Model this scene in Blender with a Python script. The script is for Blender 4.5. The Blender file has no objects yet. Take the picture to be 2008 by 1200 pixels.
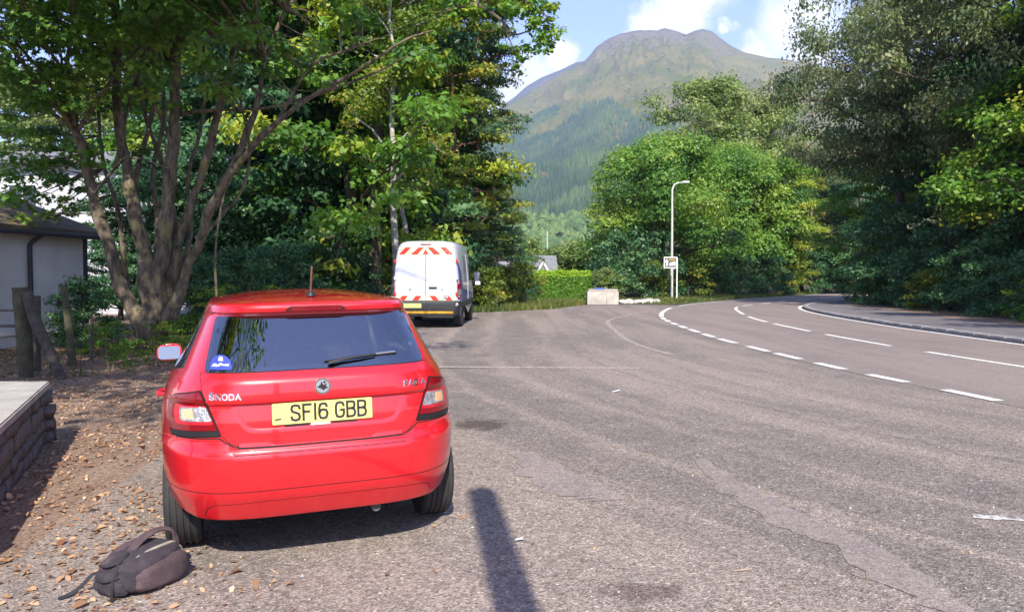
import bpy, bmesh, math, random
import numpy as np
from mathutils import Vector, Matrix, noise as mnoise
from mathutils.geometry import delaunay_2d_cdt

random.seed(7)
RNG = np.random.default_rng(11)
R = math.radians
scene = bpy.context.scene
COL = scene.collection

# ------------------------------------------------------------------ camera
cam_d = bpy.data.cameras.new('camera')
cam = bpy.data.objects.new('camera', cam_d)
COL.objects.link(cam)
cam.location = (0, 0, 1.54)
cam.rotation_euler = (R(90) - math.atan(60 / 1517), 0, 0)
cam_d.sensor_width = 36
cam_d.lens = 36 * 1517 / 2008
cam_d.clip_start = 0.05
cam_d.clip_end = 20000
scene.camera = cam

# ------------------------------------------------------------------ light
SUN_EL = R(42)
SUN_AZ = R(-5.0)          # shadows fall along +y, turned slightly left
sun_d = bpy.data.lights.new('sun', 'SUN')
sun_d.energy = 5.0
sun_d.angle = R(0.55)
sun_d.color = (1.0, 0.93, 0.83)
sun = bpy.data.objects.new('sun', sun_d)
COL.objects.link(sun)
LDIR = Vector((math.sin(SUN_AZ) * math.cos(SUN_EL), math.cos(SUN_AZ) * math.cos(SUN_EL), -math.sin(SUN_EL)))
sun.rotation_euler = LDIR.to_track_quat('-Z', 'Y').to_euler()
sun.location = (0, -30, 40)

scene.view_settings.view_transform = 'Standard'
scene.view_settings.look = 'None'
scene.view_settings.gamma = 1
scene.view_settings.exposure = 0.95
scene.view_settings.use_curve_mapping = False
scene.cycles.max_bounces = 8
scene.cycles.transparent_max_bounces = 12
scene.cycles.volume_bounces = 1
scene.cycles.use_denoising = True


def ray_dir(px, py):
    pit = -math.atan(60 / 1517)
    u = (px - 1004) / 1517
    v = (600 - py) / 1517
    c, s = math.cos(pit), math.sin(pit)
    return Vector((u, c - v * s, s + v * c))


world = bpy.data.worlds.new('World')
scene.world = world
world.use_nodes = True
nt = world.node_tree
nt.nodes.clear()


def N(tree, typ, **kw):
    n = tree.nodes.new(typ)
    for k, v in kw.items():
        if k.startswith('i_'):
            key = k[2:]
            key = int(key) if key.isdigit() else key.replace('_', ' ')
            n.inputs[key].default_value = v
        else:
            setattr(n, k, v)
    return n


def build_world():
    L = nt.links.new
    out = N(nt, 'ShaderNodeOutputWorld')
    bg = N(nt, 'ShaderNodeBackground')
    bg.inputs['Strength'].default_value = 0.15
    sky = N(nt, 'ShaderNodeTexSky', sky_type='NISHITA')
    sky.sun_disc = False
    sky.sun_elevation = SUN_EL
    sky.sun_rotation = R(180) + SUN_AZ
    sky.altitude = 50
    sky.air_density = 1.0
    sky.dust_density = 0.3
    sky.ozone_density = 2.5
    tc = N(nt, 'ShaderNodeTexCoord')
    # cumulus: a noise field over the whole dome, denser near the horizon where banks line up behind the hills
    nz = N(nt, 'ShaderNodeTexNoise', noise_dimensions='3D')
    nz.inputs['Scale'].default_value = 16.0
    nz.inputs['Detail'].default_value = 9
    nz.inputs['Roughness'].default_value = 0.62
    L(tc.outputs['Generated'], nz.inputs['Vector'])
    sub = N(nt, 'ShaderNodeVectorMath', operation='SUBTRACT')
    L(nz.outputs['Color'], sub.inputs[0])
    sub.inputs[1].default_value = (0.5, 0.5, 0.5)
    scl = N(nt, 'ShaderNodeVectorMath', operation='SCALE')
    L(sub.outputs[0], scl.inputs[0])
    scl.inputs['Scale'].default_value = 0.085
    add = N(nt, 'ShaderNodeVectorMath', operation='ADD')
    L(tc.outputs['Generated'], add.inputs[0])
    L(scl.outputs[0], add.inputs[1])
    big = N(nt, 'ShaderNodeTexNoise', noise_dimensions='3D')
    big.inputs['Scale'].default_value = 2.6
    big.inputs['Detail'].default_value = 4
    L(add.outputs[0], big.inputs['Vector'])
    mr = N(nt, 'ShaderNodeMapRange', clamp=True)
    mr.inputs['From Min'].default_value = 0.60
    mr.inputs['From Max'].default_value = 0.72
    L(big.outputs['Fac'], mr.inputs['Value'])
    # the banks of cumulus that stand over and beside the mountain
    last = mr.outputs[0]
    keepout = None
    for px, py, r, soft in CLOUDS:
        d = ray_dir(px, py).normalized()
        di = N(nt, 'ShaderNodeVectorMath', operation='DISTANCE')
        L(add.outputs[0], di.inputs[0])
        di.inputs[1].default_value = d
        m2 = N(nt, 'ShaderNodeMapRange', clamp=True, interpolation_type='SMOOTHSTEP')
        m2.inputs['From Min'].default_value = r
        m2.inputs['From Max'].default_value = r * soft
        m2.inputs['To Min'].default_value = 0
        m2.inputs['To Max'].default_value = 0.97
        L(di.outputs['Value'], m2.inputs['Value'])
        mx = N(nt, 'ShaderNodeMath', operation='MAXIMUM')
        L(last, mx.inputs[0])
        L(m2.outputs[0], mx.inputs[1])
        last = mx.outputs[0]
    mix = N(nt, 'ShaderNodeMix', data_type='RGBA')
    L(last, mix.inputs['Factor'])
    tint = N(nt, 'ShaderNodeVectorMath', operation='MULTIPLY')
    L(sky.outputs[0], tint.inputs[0])
    tint.inputs[1].default_value = (1.06, .90, 1.14)
    L(tint.outputs[0], mix.inputs[6])
    # pale cloud colour with soft grey undersides from the fine noise
    cr = N(nt, 'ShaderNodeMix', data_type='RGBA')
    L(nz.outputs['Fac'], cr.inputs['Factor'])
    cr.inputs[6].default_value = (4.0, 4.1, 4.6, 1)
    cr.inputs[7].default_value = (5.6, 5.5, 5.6, 1)
    L(cr.outputs[2], mix.inputs[7])
    L(mix.outputs[2], bg.inputs['Color'])
    L(bg.outputs[0], out.inputs[0])


CLOUDS = [(1335, 22, .050, .3), (1275, 50, .036, .4), (1395, 5, .035, .2), (1225, 72, .022, .4), (1575, 35, .062, .3), (1500, 98, .034, .3), (1600, 100, .05, .3),
          (1100, 118, .030, .4), (1040, 165, .045, .4), (990, 195, .05, .4), (1430, 60, .012, .2)]
build_world()

# ------------------------------------------------------------------ helpers
MATS = {}


def mat(name):
    return MATS[name]


def new_mat(name):
    m = bpy.data.materials.new(name)
    m.use_nodes = True
    t = m.node_tree
    t.nodes.clear()
    out = N(t, 'ShaderNodeOutputMaterial')
    MATS[name] = m
    return m, t, out


def simple(name, col, rough=0.6, metal=0.0, coat=0.0, var=0.0, vscale=6.0, bump=0.0, bscale=60.0, spec=0.5):
    m, t, out = new_mat(name)
    L = t.links.new
    b = N(t, 'ShaderNodeBsdfPrincipled')
    b.inputs['Roughness'].default_value = rough
    b.inputs['Metallic'].default_value = metal
    b.inputs['Coat Weight'].default_value = coat
    b.inputs['Coat Roughness'].default_value = 0.04
    b.inputs['Specular IOR Level'].default_value = spec
    c = (*col, 1)
    b.inputs['Base Color'].default_value = c
    tc = N(t, 'ShaderNodeTexCoord')
    if var > 0:
        nz = N(t, 'ShaderNodeTexNoise')
        nz.inputs['Scale'].default_value = vscale
        nz.inputs['Detail'].default_value = 7
        nz.inputs['Roughness'].default_value = .65
        L(tc.outputs['Object'], nz.inputs['Vector'])
        mr = N(t, 'ShaderNodeMapRange')
        mr.inputs['From Min'].default_value = .3
        mr.inputs['From Max'].default_value = .7
        mr.inputs['To Min'].default_value = 1 - var
        mr.inputs['To Max'].default_value = 1 + var
        L(nz.outputs['Fac'], mr.inputs['Value'])
        mu = N(t, 'ShaderNodeVectorMath', operation='SCALE')
        mu.inputs[0].default_value = col
        L(mr.outputs[0], mu.inputs['Scale'])
        L(mu.outputs[0], b.inputs['Base Color'])
    if bump > 0:
        nb = N(t, 'ShaderNodeTexNoise')
        nb.inputs['Scale'].default_value = bscale
        nb.inputs['Detail'].default_value = 6
        L(tc.outputs['Object'], nb.inputs['Vector'])
        bp = N(t, 'ShaderNodeBump')
        bp.inputs['Strength'].default_value = bump
        bp.inputs['Distance'].default_value = 0.02
        L(nb.outputs['Fac'], bp.inputs['Height'])
        L(bp.outputs[0], b.inputs['Normal'])
    L(b.outputs[0], out.inputs[0])
    return m


def leafmat(name, dark, mid, light, trans=0.35, rough=0.45):
    m, t, out = new_mat(name)
    L = t.links.new
    at = N(t, 'ShaderNodeAttribute', attribute_name='tint')
    ramp = N(t, 'ShaderNodeValToRGB')
    e = ramp.color_ramp.elements
    e[0].position = 0.0
    e[0].color = (*dark, 1)
    e[1].position = 0.5
    e[1].color = (*mid, 1)
    k = e.new(1.0)
    k.color = (*light, 1)
    L(at.outputs['Fac'], ramp.inputs['Fac'])
    b = N(t, 'ShaderNodeBsdfPrincipled')
    b.inputs['Roughness'].default_value = rough
    b.inputs['Specular IOR Level'].default_value = 0.35
    L(ramp.outputs[0], b.inputs['Base Color'])
    tr = N(t, 'ShaderNodeBsdfTranslucent')
    hs = N(t, 'ShaderNodeHueSaturation')
    hs.inputs['Hue'].default_value = 0.485
    hs.inputs['Value'].default_value = 1.5
    hs.inputs['Saturation'].default_value = 1.1
    L(ramp.outputs[0], hs.inputs['Color'])
    L(hs.outputs[0], tr.inputs['Color'])
    mx = N(t, 'ShaderNodeMixShader')
    mx.inputs[0].default_value = trans
    L(b.outputs[0], mx.inputs[1])
    L(tr.outputs[0], mx.inputs[2])
    L(mx.outputs[0], out.inputs[0])
    return m


def tagset(o, label=None, category=None, group=None, kind=None):
    if label:
        o['label'] = label
    if category:
        o['category'] = category
    if group:
        o['group'] = group
    if kind:
        o['kind'] = kind
    return o


def thing(name, label, category, loc=(0, 0, 0), rotz=0.0, group=None):
    o = bpy.data.objects.new(name, None)
    o.empty_display_size = 0.2
    COL.objects.link(o)
    o.location = loc
    o.rotation_euler = (0, 0, rotz)
    return tagset(o, label, category, group)


def link(name, me, material=None, parent=None):
    o = bpy.data.objects.new(name, me)
    COL.objects.link(o)
    if material is not None and not me.materials:
        me.materials.append(mat(material) if isinstance(material, str) else material)
    if parent is not None:
        o.parent = parent
    return o


def mesh(name, V, F, smooth=False, sharp=None):
    me = bpy.data.meshes.new(name)
    me.from_pydata([tuple(v) for v in V], [], F)
    me.validate()
    if smooth:
        me.polygons.foreach_set('use_smooth', [True] * len(me.polygons))
        if sharp is not None:
            me.set_sharp_from_angle(angle=R(sharp))
    me.update()
    return me


def fast_mesh(name, V, nv, smooth=False):
    """V (n*nv,3) as n separate polygons of nv corners."""
    n = len(V) // nv
    me = bpy.data.meshes.new(name)
    me.vertices.add(len(V))
    me.vertices.foreach_set('co', np.ascontiguousarray(V, np.float32).ravel())
    me.loops.add(len(V))
    me.loops.foreach_set('vertex_index', np.arange(len(V), dtype=np.int32))
    me.polygons.add(n)
    me.polygons.foreach_set('loop_start', np.arange(0, len(V), nv, dtype=np.int32))
    me.polygons.foreach_set('loop_total', np.full(n, nv, np.int32))
    me.update(calc_edges=True)
    return me


def box_vf(x0, x1, y0, y1, z0, z1):
    V = [(x0, y0, z0), (x1, y0, z0), (x1, y1, z0), (x0, y1, z0), (x0, y0, z1), (x1, y0, z1), (x1, y1, z1), (x0, y1, z1)]
    F = [(0, 3, 2, 1), (4, 5, 6, 7), (0, 1, 5, 4), (1, 2, 6, 5), (2, 3, 7, 6), (3, 0, 4, 7)]
    return V, F


def bbox(name, x0, x1, y0, y1, z0, z1, material, parent=None, bevel=0.0, segs=2):
    V, F = box_vf(x0, x1, y0, y1, z0, z1)
    bm = bmesh.new()
    vs = [bm.verts.new(v) for v in V]
    for f in F:
        bm.faces.new([vs[i] for i in f])
    if bevel > 0:
        bmesh.ops.bevel(bm, geom=bm.edges[:], offset=bevel, segments=segs, affect='EDGES', profile=0.6)
    me = bpy.data.meshes.new(name)
    bm.to_mesh(me)
    bm.free()
    if bevel > 0:
        me.polygons.foreach_set('use_smooth', [True] * len(me.polygons))
        me.set_sharp_from_angle(angle=R(40))
    return link(name, me, material, parent)


class Geo:
    def __init__(self):
        self.V = []
        self.F = []

    def add(self, V, F):
        o = len(self.V)
        self.V += [tuple(v) for v in V]
        self.F += [tuple(i + o for i in f) for f in F]

    def tube(self, pts, rad, sides=8, cap=True, flat=1.0):
        pts = [Vector(p) for p in pts]
        n = len(pts)
        rad = [rad] * n if isinstance(rad, (int, float)) else list(rad)
        o = len(self.V)
        up = Vector((0.13, 0.21, 1)).normalized()
        u = None
        for i in range(n):
            d = (pts[min(i + 1, n - 1)] - pts[max(i - 1, 0)])
            if d.length < 1e-9:
                d = Vector((0, 0, 1))
            d.normalize()
            if u is None:
                u = d.orthogonal().normalized()
            u = (u - d * u.dot(d))
            if u.length < 1e-6:
                u = d.orthogonal()
            u.normalize()
            w = d.cross(u)
            for k in range(sides):
                a = 2 * math.pi * k / sides
                self.V.append(tuple(pts[i] + (u * math.cos(a) + w * math.sin(a) * flat) * rad[i]))
        for i in range(n - 1):
            for k in range(sides):
                a = o + i * sides + k
                b = o + i * sides + (k + 1) % sides
                self.F.append((a, b, b + sides, a + sides))
        if cap:
            self.F.append(tuple(o + k for k in range(sides))[::-1])
            self.F.append(tuple(o + (n - 1) * sides + k for k in range(sides)))

    def build(self, name, material, parent=None, smooth=True, sharp=50):
        me = mesh(name, self.V, self.F, smooth, sharp if smooth else None)
        return link(name, me, material, parent)


def lathe(name, prof, axis, segs, material, parent=None, sharp=40):
    """prof: (r, t) pairs along axis 'x' or 'z'."""
    V, F = [], []
    for r, t in prof:
        for k in range(segs):
            a = 2 * math.pi * k / segs
            if axis == 'x':
                V.append((t, r * math.cos(a), r * math.sin(a)))
            elif axis == 'y':
                V.append((r * math.cos(a), t, r * math.sin(a)))
            else:
                V.append((r * math.cos(a), r * math.sin(a), t))
    n = len(prof)
    for i in range(n - 1):
        for k in range(segs):
            a = i * segs + k
            b = i * segs + (k + 1) % segs
            F.append((a, b, b + segs, a + segs))
    if prof[0][0] > 1e-6:
        F.append(tuple(range(segs))[::-1])
    if prof[-1][0] > 1e-6:
        F.append(tuple((n - 1) * segs + k for k in range(segs)))
    me = mesh(name, V, F, True, sharp)
    return link(name, me, material, parent)


def smoothstep(a, b, x):
    t = np.clip((x - a) / (b - a), 0, 1)
    return t * t * (3 - 2 * t)


def gz(x, y):
    """the lay-by falls gently to the left near the camera"""
    t = np.clip(-0.5 - np.asarray(x, float), 0, 5.5)
    return -0.0175 * t * (1 - smoothstep(10, 17, np.asarray(y, float)))


def G(px, py, h=1.54):
    d = ray_dir(px, py)
    t = -h / d.z
    return d.x * t, d.y * t


def AT(px, py, Y):
    d = ray_dir(px, py)
    t = Y / d.y
    return Vector((d.x * t, Y, 1.54 + d.z * t))


def catmull(pts, n=8):
    P = [np.array(p, float) for p in pts]
    P = [2 * P[0] - P[1]] + P + [2 * P[-1] - P[-2]]
    out = []
    for i in range(1, len(P) - 2):
        for k in range(n):
            t = k / n
            a, b, c, d = P[i - 1], P[i], P[i + 1], P[i + 2]
            out.append(0.5 * ((2 * b) + (-a + c) * t + (2 * a - 5 * b + 4 * c - d) * t * t + (-a + 3 * b - 3 * c + d) * t ** 3))
    out.append(P[-2])
    return np.array(out)

# ------------------------------------------------------------------ materials
simple('car_paint', (0.55, 0.007, 0.014), rough=0.32, coat=1.0, var=0.05, vscale=9)
simple('black_plastic', (0.012, 0.012, 0.013), rough=0.5)
simple('shut_line', (0.006, 0.003, 0.003), rough=0.8)
simple('tyre_rubber', (0.028, 0.027, 0.027), rough=0.85, var=.25, vscale=30)
simple('chrome', (0.75, 0.76, 0.78), rough=0.12, metal=1.0)
simple('steel', (0.45, 0.46, 0.48), rough=0.4, metal=0.9, var=.1)
simple('alloy', (0.5, 0.51, 0.53), rough=0.35, metal=0.8)
simple('lamp_brake', (0.20, 0.004, 0.008), rough=0.2, coat=1.0, var=.4, vscale=80)
simple('lamp_red', (0.20, 0.002, 0.006), rough=0.2, coat=.25)
simple('lamp_red_bright', (0.55, 0.010, 0.02), rough=0.3, coat=.2, var=.35, vscale=70)
simple('lamp_clear', (0.55, 0.54, 0.53), rough=0.15, metal=0.7, coat=.6, var=.45, vscale=45, bump=.6, bscale=90)
simple('lamp_amber', (0.75, 0.42, 0.22), rough=0.2, coat=1.0, var=.3, vscale=90)
simple('plate_yellow', (0.72, 0.65, 0.20), rough=0.3, coat=.6)
simple('plate_black', (0.02, 0.02, 0.022), rough=0.5)
simple('white_plastic', (0.75, 0.75, 0.75), rough=0.4)
simple('sticker_blue', (0.04, 0.06, 0.5), rough=0.4)
simple('sticker_white', (0.8, 0.8, 0.85), rough=0.4)
simple('interior', (0.02, 0.02, 0.022), rough=0.9)
simple('seat_fabric', (0.05, 0.05, 0.055), rough=0.95, var=.2, vscale=40)
simple('mirror_glass', (0.22, 0.26, 0.33), rough=0.03, metal=1.0)
simple('van_white', (0.46, 0.47, 0.49), rough=0.4, coat=0.6, var=.10, vscale=2.2)
simple('van_film', (0.46, 0.49, 0.56), rough=0.5, coat=0.3, var=.16, vscale=1.8)
simple('van_grey', (0.22, 0.22, 0.25), rough=0.5, coat=.3, var=.12, vscale=2)
simple('van_blue', (0.05, 0.05, 0.28), rough=0.4, coat=.4)
simple('van_black', (0.018, 0.019, 0.022), rough=0.6, var=.3, vscale=8)
simple('chevron_red', (0.62, 0.03, 0.02), rough=0.4, var=.15, vscale=14)
simple('chevron_yellow', (0.75, 0.72, 0.42), rough=0.4, var=.15, vscale=14)
simple('strip_orange', (0.52, 0.27, 0.02), rough=0.5, var=.45, vscale=7)
simple('render_cream', (0.64, 0.61, 0.56), rough=0.9, var=.14, vscale=1.1, bump=.25, bscale=70)
simple('dark_glass', (0.01, 0.012, 0.015), rough=0.05, coat=1.0)
simple('bag_dark', (0.040, 0.032, 0.040), rough=0.9, var=.35, vscale=14, bump=.5, bscale=140)
simple('bag_brown', (0.085, 0.056, 0.060), rough=0.9, var=.4, vscale=9, bump=.5, bscale=160)
simple('bag_strap', (0.075, 0.050, 0.055), rough=0.9, var=.25, vscale=20, bump=.4, bscale=200)
simple('bag_webbing', (0.025, 0.023, 0.028), rough=0.85, bump=.4, bscale=240)
simple('bag_trim', (0.30, 0.29, 0.22), rough=0.8, var=.2, vscale=30)
simple('concrete', (0.36, 0.33, 0.29), rough=0.9, var=.22, vscale=3.5, bump=.4, bscale=40)
simple('concrete_white', (0.43, 0.40, 0.36), rough=0.9, var=.3, vscale=2.5, bump=.3, bscale=25)
simple('stone', (0.16, 0.145, 0.135), rough=0.9, var=.45, vscale=5, bump=.8, bscale=26)
simple('mortar', (0.20, 0.18, 0.16), rough=0.95, var=.3, vscale=9, bump=.6, bscale=40)
simple('white_stone', (0.46, 0.44, 0.41), rough=0.9, var=.3, vscale=5, bump=.5, bscale=20)
simple('kerb_stone', (0.23, 0.22, 0.22), rough=0.9, var=.3, vscale=5, bump=.4, bscale=30)
simple('render_white', (0.47, 0.47, 0.50), rough=0.9, var=.12, vscale=1.2, bump=.25, bscale=70)
simple('roof_brown', (0.12, 0.085, 0.06), rough=0.9, var=.4, vscale=2.5, bump=.6, bscale=14)
simple('roof_grey', (0.18, 0.18, 0.19), rough=0.85, var=.25, vscale=2)
simple('gutter', (0.05, 0.05, 0.065), rough=0.5)
simple('old_wood', (0.075, 0.060, 0.048), rough=0.95, var=.5, vscale=9, bump=.8, bscale=30)
simple('moss_wood', (0.07, 0.065, 0.035), rough=0.95, var=.5, vscale=8, bump=.8, bscale=30)
simple('iron', (0.06, 0.055, 0.055), rough=0.7, var=.3, vscale=12)
simple('galvanised', (0.52, 0.52, 0.48), rough=0.55, metal=0.2, var=.12, vscale=3)
simple('sign_grey', (0.10, 0.095, 0.09), rough=0.5)
simple('sign_white', (0.75, 0.76, 0.76), rough=0.45)
simple('sign_amber', (0.42, 0.27, 0.05), rough=0.5)
simple('blue_panel', (0.06, 0.12, 0.55), rough=0.4)
simple('yellow_paint', (0.65, 0.48, 0.03), rough=0.6, var=.2, vscale=6)
simple('bark', (0.095, 0.075, 0.056), rough=0.95, var=.5, vscale=7, bump=1.0, bscale=16)
simple('bark_red', (0.16, 0.085, 0.06), rough=0.95, var=.4, vscale=6, bump=.8, bscale=14)
simple('bark_birch', (0.36, 0.33, 0.29), rough=0.85, var=.7, vscale=3.0, bump=.6, bscale=12)
simple('twig', (0.10, 0.08, 0.06), rough=0.95)
simple('paper', (0.7, 0.72, 0.76), rough=0.7)
simple('straw', (0.5, 0.40, 0.24), rough=0.8)

leafmat('leaf_sycamore', (0.0491, 0.1193, 0.0253), (0.1193, 0.2597, 0.0421), (0.2808, 0.3791, 0.0632), trans=.42)
leafmat('leaf_green', (0.0491, 0.1264, 0.0197), (0.1334, 0.2878, 0.0365), (0.4212, 0.4352, 0.0562), trans=.42)
leafmat('leaf_yellow', (0.0720, 0.1260, 0.0216), (0.1620, 0.2400, 0.0360), (0.3720, 0.3360, 0.0480), trans=.42)
leafmat('leaf_dark', (0.0244, 0.0750, 0.0319), (0.0507, 0.1368, 0.0525), (0.1220, 0.2343, 0.0788), trans=.28)
leafmat('leaf_pine', (0.0304, 0.0810, 0.0405), (0.0540, 0.1266, 0.0574), (0.1350, 0.2025, 0.0675), trans=.2, rough=.55)
leafmat('leaf_olive', (0.0727, 0.1236, 0.0304), (0.1509, 0.2317, 0.0585), (0.2795, 0.3370, 0.1053), trans=.36)
leafmat('leaf_willow', (0.0650, 0.1040, 0.0390), (0.1495, 0.2015, 0.0780), (0.3380, 0.3315, 0.1560), trans=.4)
leafmat('leaf_hedge', (0.06, 0.15, 0.012), (0.12, 0.26, 0.02), (0.30, 0.46, 0.03), trans=.35)
leafmat('leaf_litter', (0.19, 0.085, 0.042), (0.38, 0.22, 0.12), (0.58, 0.40, 0.24), trans=.1, rough=.7)
leafmat('grass_blade', (0.05, 0.085, 0.015), (0.11, 0.15, 0.03), (0.24, 0.22, 0.06), trans=.35)
leafmat('far_conifer', (0.0235, 0.0510, 0.0299), (0.0430, 0.0816, 0.0411), (0.0880, 0.1275, 0.0468), trans=0.0, rough=.8)
leafmat('far_broadleaf', (0.0420, 0.0770, 0.0210), (0.0700, 0.1232, 0.0308), (0.1260, 0.1680, 0.0420), trans=0.0, rough=.8)
leafmat('outcrop', (0.07, 0.065, 0.065), (0.13, 0.12, 0.115), (0.22, 0.21, 0.20), trans=0.0, rough=.9)
leafmat('pebble', (0.10, 0.09, 0.085), (0.22, 0.20, 0.19), (0.45, 0.43, 0.42), trans=0.0, rough=.85)


def glass_mat():
    m, t, out = new_mat('car_glass')
    L = t.links.new
    tr = N(t, 'ShaderNodeBsdfTransparent')
    tr.inputs[0].default_value = (0.34, 0.37, 0.40, 1)
    gl = N(t, 'ShaderNodeBsdfGlossy')
    gl.inputs['Roughness'].default_value = 0.015
    gl.inputs['Color'].default_value = (0.9, 0.93, 1, 1)
    fr = N(t, 'ShaderNodeFresnel')
    fr.inputs['IOR'].default_value = 1.75
    ad = N(t, 'ShaderNodeMath', operation='MULTIPLY_ADD')
    L(fr.outputs[0], ad.inputs[0])
    ad.inputs[1].default_value = 1.3
    ad.inputs[2].default_value = 0.16
    mx = N(t, 'ShaderNodeMixShader')
    L(ad.outputs[0], mx.inputs[0])
    L(tr.outputs[0], mx.inputs[1])
    L(gl.outputs[0], mx.inputs[2])
    L(mx.outputs[0], out.inputs[0])


glass_mat()


def bark_mat(name, dark, lite, moss):
    m, t, out = new_mat(name)
    L = t.links.new
    tc = N(t, 'ShaderNodeTexCoord')
    mp = N(t, 'ShaderNodeMapping')
    mp.inputs['Scale'].default_value = (1, 1, .35)
    L(tc.outputs['Object'], mp.inputs['Vector'])
    n1 = N(t, 'ShaderNodeTexNoise')
    n1.inputs['Scale'].default_value = 9
    n1.inputs['Detail'].default_value = 8
    n1.inputs['Roughness'].default_value = .7
    L(mp.outputs[0], n1.inputs['Vector'])
    n2 = N(t, 'ShaderNodeTexNoise')
    n2.inputs['Scale'].default_value = 2.3
    n2.inputs['Detail'].default_value = 7
    n2.inputs['Roughness'].default_value = .65
    L(tc.outputs['Object'], n2.inputs['Vector'])
    a = N(t, 'ShaderNodeMix', data_type='RGBA')
    a.inputs[6].default_value = (*dark, 1)
    a.inputs[7].default_value = (*lite, 1)
    r1 = N(t, 'ShaderNodeMapRange', clamp=True)
    r1.inputs['From Min'].default_value = .40
    r1.inputs['From Max'].default_value = .62
    L(n1.outputs['Fac'], r1.inputs['Value'])
    L(r1.outputs[0], a.inputs['Factor'])
    b_ = N(t, 'ShaderNodeMix', data_type='RGBA')
    r2 = N(t, 'ShaderNodeMapRange', clamp=True)
    r2.inputs['From Min'].default_value = .54
    r2.inputs['From Max'].default_value = .64
    r2.inputs['To Max'].default_value = .85
    L(n2.outputs['Fac'], r2.inputs['Value'])
    L(r2.outputs[0], b_.inputs['Factor'])
    L(a.outputs[2], b_.inputs[6])
    b_.inputs[7].default_value = (*moss, 1)
    b = N(t, 'ShaderNodeBsdfPrincipled')
    b.inputs['Roughness'].default_value = .95
    L(b_.outputs[2], b.inputs['Base Color'])
    bp = N(t, 'ShaderNodeBump')
    bp.inputs['Strength'].default_value = 1.0
    bp.inputs['Distance'].default_value = .05
    L(n1.outputs['Fac'], bp.inputs['Height'])
    L(bp.outputs[0], b.inputs['Normal'])
    L(b.outputs[0], out.inputs[0])


bark_mat('bark_moss', (.055, .042, .028), (.22, .172, .115), (.23, .195, .075))


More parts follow.
